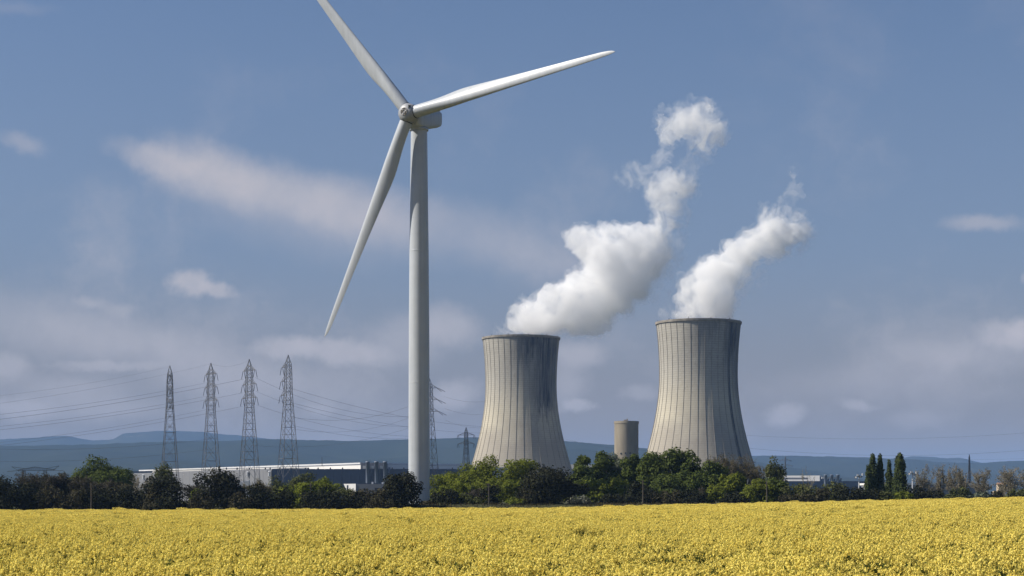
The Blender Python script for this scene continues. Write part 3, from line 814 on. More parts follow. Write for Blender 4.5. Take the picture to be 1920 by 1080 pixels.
ho = thing('farmhouse', 'small cream house with dark windows behind the hedge far right', 'house', (PX(1877, 620), 620, 0))
mb = MB(); mb.box((0, 0, zrow(916, 620) - 2.6), (2.5, 3, 8.2)); mb.build('wall', MT['cream'], ho)
mb = MB(); zr = zrow(916, 620) + 1.5; mb.add([(-1.4, -1.7, zr), (1.4, -1.7, zr), (1.4, 1.7, zr), (-1.4, 1.7, zr), (-1.4, 0, zr + .6), (1.4, 0, zr + .6)], [(0, 1, 5, 4), (2, 3, 4, 5), (0, 4, 3), (1, 2, 5), (3, 2, 1, 0)]); mb.build('roof', MT['tiles'], ho)
mb = MB(); mb.box((-1.9, 0, zrow(922, 620) - 1.8), (1.6, 2.5, 4)); mb.build('lean_to', MT['cream'], ho)
for dx, dz in ((-0.5, 0.2), (0.45, 0.2)):
    mb = MB(); mb.box((dx, -1.52, zrow(916, 620) + dz), (0.5, 0.12, 0.9)); mb.build('window', MT['glass'], ho)

sb = thing('white_shed', 'small white shed showing through the gap right of the brown budding trees', 'shed', (PX(1430, 1000), 1000, 0))
mb = MB(); mb.box((0, 0, zrow(897, 1000) - 4), (5, 5, 10)); mb.build('wall', MT['whitew'], sb)
mb = MB(); mb.box((0, 0, zrow(897, 1000) + 1.15), (5.4, 5.4, 0.3)); mb.build('roof', MT['roof'], sb)

# ------------------------------------------------------------------ pylons
def pylon(px, top, Y, label, arm_az=70, arms=((0.925, 6.2), (0.828, 6.8), (0.732, 7.4)), sides=(-1, 1), rot=27, wk=1.0, bar=0.10, mtl='steel', ins=3.4, slope=0.0, group='lattice pylons'):
    X = PX(px, Y); g0 = float(ground_z(X, Y)); Ht = zrow(top, Y) - g0
    root = thing('lattice_pylon', label, 'pylon', (X, Y, g0), group)
    k = Ht / 63.0 * wk
    fr_ = np.array([0, .18, .47, .63, .75, .90, .945, 1.0]); hw_ = np.array([5.8, 4.9, 3.3, 2.4, 1.85, 1.62, 1.35, 0.15]) * k / 1.34
    W_ = lambda f: float(np.interp(f, fr_, hw_))
    ca, sa = math.cos(R_(rot)), math.sin(R_(rot))
    def cor(f, i):
        w = W_(f); x, y = ((-w, -w), (w, -w), (w, w), (-w, w))[i % 4]
        return np.array((x * ca - y * sa, x * sa + y * ca, f * Ht))
    lv = [0.0]
    while lv[-1] < 0.93:
        lv.append(lv[-1] + max(0.020, 2 * W_(lv[-1]) * 1.15 / Ht))
    lv = [l for l in lv if l < 0.945] + [0.945]
    m_ = MT[mtl]
    for i in range(4):
        mb = MB()
        for a, b2 in zip(lv[:-1], lv[1:]): mb.bar(cor(a, i), cor(b2, i), bar * 1.5, 4, cap=False)
        mb.bar(cor(.945, i), cor(1.0, i), bar * 1.3, 4)
        mb.build('leg', m_, root)
    mb = MB()
    for j, (a, b2) in enumerate(zip(lv[:-1], lv[1:])):
        for i in range(4):
            mb.bar(cor(a, i), cor(b2, i + 1), bar * .75, 4, cap=False)
            mb.bar(cor(a, i + 1), cor(b2, i), bar * .75, 4, cap=False)
            if j % 2 == 0: mb.bar(cor(a, i), cor(a, i + 1), bar * .9, 4, cap=False)
            if b2 - a > 0.05:                            # secondary bracing in the tall panels
                c0 = (cor(a, i) + cor(b2, i + 1)) / 2; mb.bar(cor((a + b2) / 2, i), c0, bar * .6, 4, cap=False); mb.bar(cor((a + b2) / 2, i + 1), c0, bar * .6, 4, cap=False)
    for i in range(4):
        mb.bar(cor(.945, i), cor(.97, i + 1), bar * .7, 4, cap=False)
    mb.build('bracing', m_, root)
    tips = []
    ad = np.array((math.sin(R_(arm_az)), -math.cos(R_(arm_az)), 0))      # 0 = towards the camera, 90 = to the right
    for (fa, ln) in arms:
        ln = ln * Ht / 63
        for s_ in sides:
            tip = ad * s_ * ln + np.array((0, 0, fa * Ht))
            mb = MB()
            cs = sorted(range(4), key=lambda i: -np.dot(cor(fa, i)[:2], ad[:2]) * s_)[:2]
            for i in cs:
                mb.bar(cor(fa, i), tip, bar, 4); mb.bar(cor(fa + 0.035, i), tip, bar * .9, 4)
                for q in (0.35, 0.65):
                    mb.bar(cor(fa, i) * (1 - q) + tip * q, cor(fa + 0.035, i) * (1 - q - .1) + tip * (q + .1), bar * .6, 4)
            mb.bar(cor(fa, cs[0]) * .5 + tip * .5, cor(fa, cs[1]) * .5 + tip * .5, bar * .6, 4)
            arm = mb.build('cross_arm', m_, root)
            il = ins * Ht / 63
            for q in (-1, 1):
                mb = MB(); e = tip + np.array((q * 0.9 * Ht / 63 + slope * il * 0.9, 0, -il * (1 - 0.7 * abs(slope))))
                mb.bar(tip + np.array((q * 0.25, 0, 0)), e, bar * 1.1, 6); mb.build('insulator_string', MT['insul'], arm)
            tips.append(root.matrix_world @ Vector((0, 0, 0)) if False else tip + np.array((X, Y, g0)) + np.array((slope * il, 0, -il)))
    mb = MB(); mb.box((0, 0, Ht + 0.1), (0.4, 0.4, 0.5)); mb.build('peak_cap', m_, root)
    return tips, np.array((X, Y, g0 + Ht))
t1, p1 = pylon(318.5, 687, 822, 'leftmost and slimmest of the four tall pylons in a row', 8, rot=20, sides=(-1, 1))
t2, p2 = pylon(395.5, 682, 804, 'second tall pylon from the left, above the dark oak', 32, rot=24)
t3, p3 = pylon(467.5, 675, 783, 'third tall pylon from the left with insulators hanging both sides', 33, rot=26)
t4, p4 = pylon(540.5, 667, 762, 'rightmost and tallest of the four pylons left of the turbine', 33, rot=28, sides=(-1,))
t5, p5 = pylon(805.5, 711, 860, 'tall pylon half hidden behind the wind turbine tower', 40, rot=30, mtl='darksteel', slope=0.8, ins=4.5)
t6, p6 = pylon(874, 802, 1150, 'short dark pylon between the turbine and the left cooling tower', 62, rot=22, wk=1.05, arms=((0.90, 8), (0.78, 8)), mtl='darksteel', bar=0.13)
t7, p7 = pylon(1817.5, 853, 1250, 'narrow dark pylon rising out of the bare trees far right', 30, rot=20, wk=0.55, arms=(), mtl='darksteel', bar=0.14)
t8, p8 = pylon(1472.5, 855, 1900, 'tiny faint pylon with cross arms beside the forked tree', 85, rot=20, wk=0.5, arms=((0.90, 8), (0.78, 10)), sides=(-1, 1), bar=0.13, ins=1.5)
# flat-topped portal pylon showing above the left-hand scrub
Yg = 700
go = thing('portal_pylon', 'wide flat-topped lattice pylon just showing above the scrub far left', 'pylon', (PX(64, Yg), Yg, 1.5))
def GP(px, py): return np.array((PX(px, Yg) - PX(64, Yg), 0, zrow(py, Yg) - 1.5))
for px in (45, 85):
    mb = MB()
    for s_ in (-1, 1):
        for d2 in (-1, 1): mb.bar((GP(px, 900)[0] + s_ * 1.0, d2 * 0.8, 0), GP(px, 882.5) + np.array((s_ * .5, d2 * .5, 0)), 0.10)
    for z in np.arange(0, GP(0, 883)[2], 1.5): mb.bar((GP(px, 0)[0] - .8, 0, z), (GP(px, 0)[0] + .8, 0, z + 1.5), 0.06); mb.bar((GP(px, 0)[0] + .8, 0, z), (GP(px, 0)[0] - .8, 0, z + 1.5), 0.06)
    mb.build('leg', MT['darksteel'], go)
mb = MB()
low = [(14, 884), (33, 882.5), (96, 882), (118, 882.5)]; 
for a, b2 in zip(low[:-1], low[1:]):
    for dy in (-.5, .5): mb.bar(GP(*a) + (0, dy, 0), GP(*b2) + (0, dy, 0), 0.09)
upc = [(34, 881), (48, 878.8), (66, 875.5), (86, 878.3), (103, 880.5)]
for a, b2 in zip(upc[:-1], upc[1:]):
    for dy in (-.5, .5): mb.bar(GP(*a) + (0, dy, 0), GP(*b2) + (0, dy, 0), 0.09)
xs = np.arange(34, 103, 3.4)
for i, x in enumerate(xs[:-1]):
    yu = np.interp(x, [q[0] for q in upc], [q[1] for q in upc]); yl = 882.3
    yu2 = np.interp(xs[i + 1], [q[0] for q in upc], [q[1] for q in upc])
    mb.bar(GP(x, yu), GP(xs[i + 1], yl), 0.06); mb.bar(GP(x, yl), GP(xs[i + 1], yu2), 0.06)
mb.build('beam', MT['darksteel'], go)
for a, b2 in (((48, 879), (22, 875)), ((86, 878.5), (111, 873.5)), ((34, 882), (22, 875)), ((100, 881), (111, 873.5))):
    mb = MB(); mb.bar(GP(*a), GP(*b2), 0.09); mb.build('horn', MT['darksteel'], go)

# ------------------------------------------------------------------ conductors
def wire(a, b2, sag, label, r=0.05, n=18):
    a = np.array(a, float); b2 = np.array(b2, float)
    q = np.linspace(0, 1, n)[:, None]
    pts = a * (1 - q) + b2 * q; pts[:, 2] -= (4 * sag * q * (1 - q))[:, 0]
    o0 = a.copy()
    mb = MB()
    for i in range(n - 1): mb.bar(pts[i] - o0, pts[i + 1] - o0, r * 0.8, 3, cap=False)
    return thing('overhead_wire', label, 'power line', o0, 'overhead power lines', mb.mesh('overhead_wire', MT['wire']))
# arms: index 0/1 top (-,+), 2/3 middle, 4/5 bottom
wire(t3[0], P(-60, 793, 700), 1.6, 'darkest wire, from the top left arm of the third pylon out past the left edge', 0.07)
wire(t3[2], P(-60, 812, 700), 1.6, 'wire from the middle left arm of the third pylon to the left edge', 0.06)
wire(t3[4], P(-60, 842, 700), 1.6, 'wire from the bottom left arm of the third pylon to the left edge', 0.06)
wire(t2[1], P(-60, 783, 660), 1.6, 'wire from the top arm of the second pylon to the left edge')
wire(t2[3], P(-60, 805, 660), 1.6, 'wire from the middle arm of the second pylon to the left edge')
wire(t2[5], P(-60, 836, 660), 1.6, 'wire from the bottom arm of the second pylon to the left edge')
wire(p2, P(-60, 764, 660), 1.6, 'thin earth wire from the peak of the second pylon to the left edge', 0.035)
wire(p1, P(-60, 748, 640), 1.6, 'thin earth wire from the peak of the leftmost pylon to the left edge', 0.03)
wire(P(395, 823, 700), P(-60, 840, 640), 2, 'low wire crossing the hills left of the leftmost pylon', 0.05)
wire(P(395, 842, 720), P(-60, 864, 640), 2, 'lowest wire on the left, crossing the foot of the hills', 0.05)
wire(p2, p3, 2, 'thin earth wire between the peaks of the second and third pylons', 0.03)
wire(t3[1], P(770, 781, 860), 5, 'wire falling right from the top right arm of the third pylon', 0.055)
wire(t3[3], P(770, 800, 860), 4, 'wire falling right from the middle right arm of the third pylon', 0.05)
wire(t3[5], P(770, 818, 860), 3, 'wire falling right from the bottom right arm of the third pylon', 0.05)
wire(P(545, 728, 762), P(905, 800, 1000), 3, 'wire falling right from the top of the rightmost tall pylon', 0.06)
wire(P(546, 755, 762), P(905, 812, 1000), 3, 'wire falling right from the middle of the rightmost tall pylon', 0.06)
wire(P(546, 797, 762), P(770, 822, 900), 2, 'wire falling right from low on the rightmost tall pylon', 0.05)
wire(t5[0], P(553, 783, 762), 5, 'wire rising right from the rightmost tall pylon to the pylon behind the turbine', 0.06)
wire(t5[2], P(553, 805, 762), 5, 'second wire rising right from the rightmost tall pylon to the turbine', 0.055)
wire(t5[4], P(470, 835, 762), 5, 'lowest wire rising right towards the pylon behind the turbine', 0.055)
wire(t5[1], P(912, 752, 1100), 1.5, 'top wire running right from behind the turbine to the left cooling tower', 0.055)
wire(t5[3], P(908, 776, 1100), 1.5, 'middle wire running right from behind the turbine to the left cooling tower', 0.055)
wire(t5[5], P(906, 801, 1100), 1.5, 'bottom wire running right from behind the turbine to the left cooling tower', 0.055)
wire(P(1380, 838, 1350), P(1990, 838, 1350), 16 * 1350 / F, 'slack wire hanging just above the right-hand ridge', 0.075)
wire(P(1380, 815, 1350), P(1990, 806, 1350), 12 * 1350 / F, 'upper slack wire across the sky right of the cooling towers', 0.06)
wire(p8, P(1990, 858, 1500), 3, 'faint wire running right from the tiny pylon in front of the ridge', 0.06)
wire(P(1062, 824, 1250), P(1230, 845, 1250), 2, 'wire crossing the ridge between the two cooling towers', 0.06)

# ------------------------------------------------------------------ poles along the field edge
def upole(px, top, Y, head, label):
    X = PX(px, Y); g0 = float(ground_z(X, Y)); Ht = zrow(top, Y) - g0
    root = thing('utility_pole', label, 'pole', (X, Y, g0), 'wooden poles along the field edge')
    mb = MB(); mb.tube([(0, 0, -0.3), (0.03, 0, Ht * .5), (0, 0, Ht)], [0.16, 0.13, 0.1], 8); mb.build('post', MT['pole'], root)
    mb = MB()
    if head: mb.box((-0.1, 0, Ht - 0.25), (0.75, 0.16, 0.22))
    else: mb.box((0, 0, Ht - 0.6), (0.5, 0.12, 0.1))
    mb.build('cross_piece', MT['pole'], root)
    for s_ in (-1, 1):
        mb = MB(); mb.bar((s_ * .2, 0, Ht - .55), (s_ * .2, 0, Ht - .3), 0.05, 6); mb.build('insulator', MT['insul'], root)
    return np.array((X, Y, g0 + Ht - 0.4))
q = [upole(171, 905, 331, 0, 'thin wooden pole in front of the grey scrub at left'), upole(582.5, 905, 338, 0, 'wooden pole in front of the yellow-green tree'),
     upole(916.5, 906, 342, 1, 'wooden pole with a T-shaped head in front of the light green trees'), upole(1205.5, 900, 345, 0, 'pale wooden pole before the dark bush below the tall poplars'),
     upole(1437.5, 902, 347, 0, 'wooden pole at the right end of the bright green bushes')]
for a, b2, lb in zip(q[:-1], q[1:], ('low wire between the two leftmost wooden poles', 'low wire passing in front of the turbine foot', 'low wire in front of the big dark oak right of the turbine', 'low wire in front of the tall green poplars')):
    wire(a, b2, 1.2, lb, 0.016)

def flood(px, top, bot, Y, label, nl, sway):
    X = PX(px, Y); g0 = float(ground_z(X, Y)); Ht = zrow(top, Y) - g0
    root = thing('floodlight_mast', label, 'floodlight', (X, Y, g0), 'floodlight masts')
    mb = MB(); mb.tube([(0, 0, 0), (0, 0, Ht)], [0.26, 0.16], 10); mb.build('mast', MT['lamp'], root)
    mb = MB(); mb.bar((-1.1, 0, Ht), (1.1, 0, Ht), 0.08, 6); mb.bar((0, -0.9, Ht + .35), (0, .9, Ht + .35), 0.08, 6); mb.build('cross_bar', MT['darksteel'], root)
    for i in range(nl):
        x = -1.05 + 2.1 * i / (nl - 1)
        mb = MB(); mb.box((x, -0.3, Ht + (0.45 if i % 2 else -0.1) + sway * x), (0.62, 0.45, 0.6), 0.5 * (i - 1)); l_ = mb.build('lamp_head', MT['darksteel' if i % 2 == 0 else 'lamp'], root)
        mb = MB(); mb.box((x, -0.56, Ht + (0.45 if i % 2 else -0.1) + sway * x), (0.46, 0.03, 0.44), 0.5 * (i - 1)); mb.build('lens', MT['lamp'], l_)
flood(1402.5, 889, 915, 460, 'white floodlight mast against the brown budding trees', 3, .1)
flood(1610.5, 893.5, 916, 520, 'grey floodlight mast standing alone left of the poplars', 4, .15)
flood(1711, 888.5, 918, 500, 'floodlight mast between the right-hand poplar and the bare trees', 4, -.1)
# ------------------------------------------------------------------ trees and bushes
def leaf_quads(pos, nrm, size, rng, aspect=0.65):
    n = len(pos)
    nrm = nrm / np.linalg.norm(nrm, axis=1, keepdims=True)
    r = rng.normal(size=(n, 3)); a = np.cross(nrm, r); a /= np.linalg.norm(a, axis=1, keepdims=True) + 1e-9
    b2 = np.cross(nrm, a)
    s_ = (size * rng.uniform(0.6, 1.35, n))[:, None]
    v = np.stack([pos - a * s_ * .5, pos + b2 * s_ * aspect * .5, pos + a * s_ * .5, pos - b2 * s_ * aspect * .5], 1).reshape(-1, 3)
    return v, np.arange(4 * n).reshape(n, 4)
def prisms(segs, r0, r1):
    """tapered 3-sided twigs: segs (n,2,3)"""
    n = len(segs); d = segs[:, 1] - segs[:, 0]; d /= np.linalg.norm(d, axis=1, keepdims=True) + 1e-9
    ref = np.where(np.abs(d[:, 2:3]) < 0.9, np.array([[0, 0, 1.0]]), np.array([[1.0, 0, 0]]))
    a = np.cross(d, ref); a /= np.linalg.norm(a, axis=1, keepdims=True); b2 = np.cross(d, a)
    vs = []
    for e, r in ((0, r0), (1, r1)):
        for k in range(3):
            t_ = 2 * math.pi * k / 3
            vs.append(segs[:, e] + (math.cos(t_) * a + math.sin(t_) * b2) * np.asarray(r).reshape(-1, 1))
    v = np.stack(vs, 1).reshape(-1, 3); o = np.arange(n)[:, None] * 6
    f = np.concatenate([o + np.array([[k, (k + 1) % 3, 3 + (k + 1) % 3, 3 + k]]) for k in range(3)], 0)
    return v, f
def twig_mesh(Rr, Hh, rng, stems, dens, spread, thick=1.0):
    segs = []; ra = []; rb = []; tips = []
    def grow(p, d, ln, rad, level):
        k = (5, 4, 3, 2)[level]
        pts = [p]
        for i in range(k):
            d = d + rng.normal(size=3) * (0.10, 0.16, 0.2, 0.2)[level]; d[2] += (0.06, 0.10, 0.06, 0.0)[level]; d = d / np.linalg.norm(d)
            pts.append(pts[-1] + d * ln / k)
        for i in range(k):
            segs.append((pts[i], pts[i + 1])); ra.append(rad * (1 - 0.75 * i / k)); rb.append(rad * (1 - 0.75 * (i + 1) / k))
        if level < 3:
            nb = int((9, 7, 5)[level] * dens)
            for j in range(nb):
                f = rng.uniform(0.22, 1.0) * k; i = min(int(f), k - 1)
                q_ = pts[i] + (pts[i + 1] - pts[i]) * (f - i)
                d2 = d * 0.75 + rng.normal(size=3) * (0.55, 0.6, 0.7)[level]; d2[2] = abs(d2[2]) * .8 + 0.15; d2 /= np.linalg.norm(d2)
                grow(q_, d2, ln * rng.uniform(0.32, 0.5), rad * (0.42, 0.5, 0.55)[level], level + 1)
        else:
            tips.append(pts[-1])
    for s_ in range(stems):
        a = 2 * math.pi * (s_ + rng.uniform(0, .7)) / stems; q_ = rng.uniform(0.15, 1.0) * spread
        d = np.array((math.cos(a) * q_, math.sin(a) * q_, 1.0)); d /= np.linalg.norm(d)
        grow(np.array((math.cos(a), math.sin(a), 0)) * 0.1 * Rr, d, Hh * rng.uniform(0.62, 0.8), 0.11 * thick, 0)
    sg = np.array(segs)
    top = sg[:, 1, 2].max(); rx = np.percentile(np.abs(sg[:, 1, 0]), 98)
    sc_ = np.array((Rr / max(rx, .1), Rr / max(rx, .1), Hh / top))
    return sg * sc_, np.array(ra), np.array(rb), np.array(tips) * sc_
def crown_pts(kind, Rr, Hh, rng, low, n_lobe, n_leaf, jag=1.0):
    zc = Hh * (1 + low) / 2; hz = Hh * (1 - low) / 2
    lob = []
    for i in range(n_lobe):
        d = rng.normal(size=3); d /= np.linalg.norm(d)
        if d[2] < -0.3 and low > 0.15: d[2] *= -0.5
        f = rng.uniform(0.45, 0.74)
        lr = rng.uniform(0.30, 0.50) * min(Rr, hz * 1.1) * jag
        c = np.array((d[0] * Rr * f, d[1] * Rr * f, zc + d[2] * hz * f))
        lob.append((c, lr))
    lob.append((np.array((0, 0, zc)), 0.55 * min(Rr, hz)))
    if low <= 0.1:
        for i in range(8):
            a = 2 * math.pi * (i + rng.uniform(0, .8)) / 8
            lob.append((np.array((math.cos(a) * Rr * .66, math.sin(a) * Rr * .66, Hh * rng.uniform(.14, .3))), rng.uniform(.24, .36) * Rr))
    C = np.array([l[0] for l in lob]); Q = np.array([l[1] for l in lob])
    if kind == 'poplar':
        zz = np.linspace(low + .04, 0.96, n_lobe); C = np.stack([rng.normal(size=n_lobe) * Rr * .2 * (1 - zz), rng.normal(size=n_lobe) * Rr * .2 * (1 - zz), zz * Hh], 1)
        Q = Rr * np.clip(1.04 - zz, 0, 1) ** 0.42 * rng.uniform(.7, 1.05, n_lobe) * .8; Q = np.maximum(Q, Rr * .16)
    pr = Q ** 2; pr /= pr.sum()
    k = rng.choice(len(Q), n_leaf, p=pr)
    d = rng.normal(size=(n_leaf, 3)); d /= np.linalg.norm(d, axis=1, keepdims=True)
    rad = rng.uniform(0.25, 1.0, n_leaf) ** 0.45 * (1 + 0.09 * rng.normal(size=n_leaf))
    stretch = np.array((1, 1, 1.0)) if kind != 'poplar' else np.array((1, 1, 2.2))
    pos = C[k] + d * (Q[k] * rad)[:, None] * stretch
    # fit to the wanted height and half width
    z_hi = np.percentile(pos[:, 2], 99.6); z_lo = np.percentile(pos[:, 2], 0.5)
    pos[:, 2] = low * Hh + (pos[:, 2] - z_lo) / (z_hi - z_lo) * Hh * (1 - low)
    rx = np.percentile(np.abs(pos[:, 0]), 98.5 if kind == 'poplar' else 95); pos[:, :2] *= Rr / rx
    keep = pos[:, 2] > 0.05
    pos = pos[keep]; d = d[keep]
    nrm = d * 1.0 + np.array((0, 0, .35)) + rng.normal(size=pos.shape) * .55
    return pos, nrm, C
TREES = 0
def tree(px, top, hw, Y, kind, name, label, low=None, dens=1.0, group=None, base=None, lean=0.0):
    global TREES
    TREES += 1
    rng = np.random.default_rng(1000 + TREES)
    X = PX(px, Y); g0 = float(ground_z(X, Y)); Hh = zrow(top, Y) - g0; Rr = hw * Y / F
    cat = 'bush' if 'bush' in name or 'shrub' in name else 'tree'
    root = thing(name, label, cat, (X, Y, g0), group)
    root.rotation_euler.z = 0
    bare = kind in ('bare', 'palebare', 'bud', 'greybud', 'scrubtwig')
    if bare:
        mk = {'bare': 'twig', 'palebare': 'paletwig', 'bud': 'twig', 'greybud': 'paletwig', 'scrubtwig': 'twig'}[kind]
        st_n, sp_ = {'bare': (7, .55), 'palebare': (4, .5), 'bud': (5, .55), 'greybud': (4, .5), 'scrubtwig': (9, .8)}[kind]
        sg, ra, rb, tips = twig_mesh(Rr, Hh, rng, st_n, dens, sp_)
        v, f = prisms(sg, np.maximum(ra, 0.028), np.maximum(rb, 0.02))
        obj('branches', mesh_np('branches', v, f, MT[mk]), root)
        lk = {'bud': 'bud', 'greybud': 'greybud', 'scrubtwig': 'scrub', 'bare': 'scrub', 'palebare': 'greybud'}[kind]
        rep = {'bud': 4, 'greybud': 1, 'scrubtwig': 3, 'bare': 1, 'palebare': 1}[kind]
        pos = np.repeat(tips, rep, 0) + rng.normal(size=(len(tips) * rep, 3)) * 0.22
        pos = pos[pos[:, 2] > .05]
        v, f = leaf_quads(pos, rng.normal(size=pos.shape) + (0, 0, .6), 0.24, rng)
        obj('crown', mesh_np('crown', v, f, MT[lk]), root)
        return root
    if low is None:
        low = {'evergreen': 0.0, 'oak': 0.06, 'green': 0.10, 'bright': 0.02, 'olive': 0.05, 'silver': 0.08, 'poplar': 0.03, 'scrub': 0.0, 'blossom': 0.0}[kind]
    nl = int(np.clip((260 if kind in ('green', 'bright', 'silver', 'poplar') else 180) * Rr * Hh * dens, 500, 16000))
    nlobe = {'green': 26, 'silver': 22, 'bright': 24, 'poplar': 26, 'oak': 24}.get(kind, 18)
    pos, nrm, C = crown_pts(kind, Rr, Hh, rng, low, nlobe, nl, 0.85 if kind in ('green', 'silver', 'bright') else 1.0)
    if lean: pos[:, 0] += lean * pos[:, 2]
    sz = {'green': 0.56, 'bright': 0.48, 'poplar': 0.48, 'oak': 0.50, 'silver': 0.50}.get(kind, 0.44)
    v, f = leaf_quads(pos, nrm, sz, rng)
    obj('crown', mesh_np('crown', v, f, MT[kind]), root)
    mb = MB(); tr = 0.035 * Hh
    mid = np.array((lean * Hh * .3 + rng.normal() * .1, rng.normal() * .1, Hh * max(low, .22)))
    mb.tube([np.array((-lean * Hh * .2, 0, -0.3)), mid * (.6, .6, .55), mid, mid + np.array((rng.normal() * .2, 0, Hh * .3))], [tr, tr * .8, tr * .65, tr * .3], 8)
    for j in range(5):
        c_ = C[rng.integers(len(C))]
        mb.tube([mid, (mid + c_) / 2 + (0, 0, .2), c_], [tr * .4, tr * .28, tr * .08], 6)
    mb.build('trunk', MT['bark'], root, True)
    return root
GE, GB, GT, GP_ = 'evergreen bushes in the hedge', 'bare scrub in the hedge', 'leafy trees behind the hedge', 'lombardy poplars'
T = tree
# left part of the hedge
T(22, 893, 46, 340, 'evergreen', 'evergreen_bush', 'dark evergreen bush at the extreme left end of the hedge', group=GE)
T(-14, 900, 30, 345, 'scrub', 'scrub_bush', 'brownish scrub cut by the left edge of the picture', group=GE)
T(78, 883, 38, 352, 'scrubtwig', 'bare_shrub', 'grey-brown bare shrub below the flat-topped pylon', group=GB, dens=1.35)
T(118, 886, 34, 354, 'scrubtwig', 'bare_shrub', 'grey-brown bare shrub left of the lobed green tree', group=GB, dens=1.35)
T(155, 893, 30, 351, 'scrubtwig', 'bare_shrub', 'brown bare shrub directly in front of the lobed green tree', group=GB, dens=1.35)
T(196, 897, 36, 350, 'scrubtwig', 'bare_shrub', 'brown bare shrub right of the leftmost wooden pole', group=GB, dens=1.35)
T(60, 915, 34, 341, 'evergreen', 'evergreen_bush', 'low black-green bush right of the end bush at left', group=GE)
T(105, 913, 36, 340, 'scrub', 'scrub_bush', 'low brown-green bush midway between end bush and leftmost pole', group=GE)
T(148, 917, 32, 339, 'scrub', 'scrub_bush', 'low brown-green bush just left of the leftmost pole', group=GE)
T(190, 914, 34, 340, 'evergreen', 'evergreen_bush', 'low dark bush just right of the leftmost pole', group=GE)
T(225, 908, 30, 342, 'scrub', 'scrub_bush', 'low dark scrub below the right side of the lobed green tree', group=GE)
T(191, 860, 55, 420, 'green', 'lobed_tree', 'big mid-green tree with lobed crown at left, against the blue hills', low=.2, dens=.8, group=GT)
T(252, 912, 30, 339, 'evergreen', 'evergreen_bush', 'low dark bush below the pale bare shrubs at left', group=GE)
T(264, 889, 17, 372, 'palebare', 'bare_shrub', 'pale grey bare shrub against the grey hall wall', group=GB)
T(284, 894, 13, 374, 'palebare', 'bare_shrub', 'smaller pale bare shrub left of the budding tree', group=GB)
T(308, 868, 18, 390, 'olive', 'budding_tree', 'olive budding tree rising at the feet of the leftmost pylon', low=.35, dens=.45, group=GT)
T(318, 893, 40, 338, 'evergreen', 'evergreen_bush', 'large rounded black-green bush below the leftmost pylon', dens=1.2, group=GE)
T(290, 912, 24, 337, 'scrub', 'scrub_bush', 'brownish bush on the left flank of the large rounded bush', group=GE)
T(362, 897, 14, 384, 'bare', 'bare_shrub', 'grey shrub between the large rounded bush and the oak', group=GB)
T(369, 916, 11, 350, 'bright', 'green_bush', 'small bright green bush left of the oak below the pylons', group=GE)
T(402, 880, 37, 341, 'oak', 'holm_oak', 'tall dark oak in front of the second pylon', dens=1.1, group=GE)
T(440, 904, 22, 342, 'oak', 'holm_oak', 'smaller dark oak touching the right side of the tall oak', group=GE)
T(375, 926, 22, 336, 'scrub', 'scrub_bush', 'low scrub at the foot of the tall dark oak', group=GE)
T(455, 922, 24, 338, 'scrub', 'scrub_bush', 'low scrub below the white kiosk', group=GE)
T(486, 898, 22, 356, 'bud', 'bare_shrub', 'brown budding shrub below the third pylon', group=GB)
T(482, 908, 27, 340, 'evergreen', 'evergreen_bush', 'dark rounded bush below the third pylon', group=GE)
T(520, 914, 28, 339, 'evergreen', 'evergreen_bush', 'dark bush at the foot of the rightmost tall pylon', group=GE)
T(521, 893, 20, 420, 'olive', 'budding_tree', 'hazy olive tree between the legs of the rightmost tall pylon', low=.2, dens=.6, group=GT)
T(568, 886, 22, 430, 'olive', 'round_tree', 'round olive-green tree against the slate-blue wall', low=.1, dens=.8, group=GT)
T(563, 907, 40, 346, 'bright', 'leafy_tree', 'bright yellow-green tree left of the wooden pole', dens=1.1, group=GT)
T(613, 897, 24, 352, 'bright', 'leafy_tree', 'bright yellow-green tree with a peaked top right of the wooden pole', dens=1.0, group=GT)
T(590, 904, 26, 349, 'bright', 'leafy_tree', 'yellow-green tree directly behind the wooden pole', dens=1.0, group=GT)
T(617, 913, 46, 338, 'evergreen', 'evergreen_bush', 'wide black-green bush right of the wooden pole', dens=1.2, group=GE)
T(655, 916, 22, 344, 'olive', 'green_bush', 'small green bush below the white gable of the annex', group=GE)
T(690, 917, 30, 342, 'scrub', 'scrub_bush', 'brown-green bush in front of the annex', group=GE)
T(665, 929, 26, 338, 'evergreen', 'evergreen_bush', 'low dark bush left of the brown-green annex bush', group=GE)
T(724, 916, 24, 341, 'scrub', 'scrub_bush', 'brown-green bush touching the left side of the turbine oak', group=GE)
T(708, 932, 24, 336, 'scrub', 'scrub_bush', 'low scrub left of the turbine oak at the field edge', group=GE)
T(755, 887, 30, 340, 'oak', 'holm_oak', 'dark rounded oak covering the left foot of the turbine tower', dens=1.2, low=.0, group=GE)
T(803, 939, 14, 347, 'scrub', 'scrub_bush', 'tuft of low scrub at the turbine foot', group=GE)
# right of the turbine
T(838, 887, 34, 392, 'bright', 'leafy_tree', 'light green tree immediately right of the turbine tower', dens=1.0, group=GT)
T(886, 872, 34, 388, 'bright', 'leafy_tree', 'light green tree below the short dark pylon', dens=1.0, group=GT)
T(930, 858, 42, 384, 'bright', 'leafy_tree', 'tallest of the light green trees before the left cooling tower', dens=1.05, group=GT)
T(975, 862, 28, 382, 'bright', 'leafy_tree', 'rightmost light green tree beside the big dark oak', dens=1.0, group=GT)
T(860, 905, 40, 372, 'bright', 'leafy_tree', 'lower light green tree behind the round dark bush', group=GT)
T(955, 900, 40, 366, 'bright', 'leafy_tree', 'lower light green tree right of the T-headed pole', group=GT)
T(895, 915, 22, 356, 'bare', 'bare_shrub', 'grey bare shrub left of the T-headed pole', group=GB)
T(836, 917, 26, 346, 'evergreen', 'evergreen_bush', 'round black-green bush right of the turbine foot', group=GE)
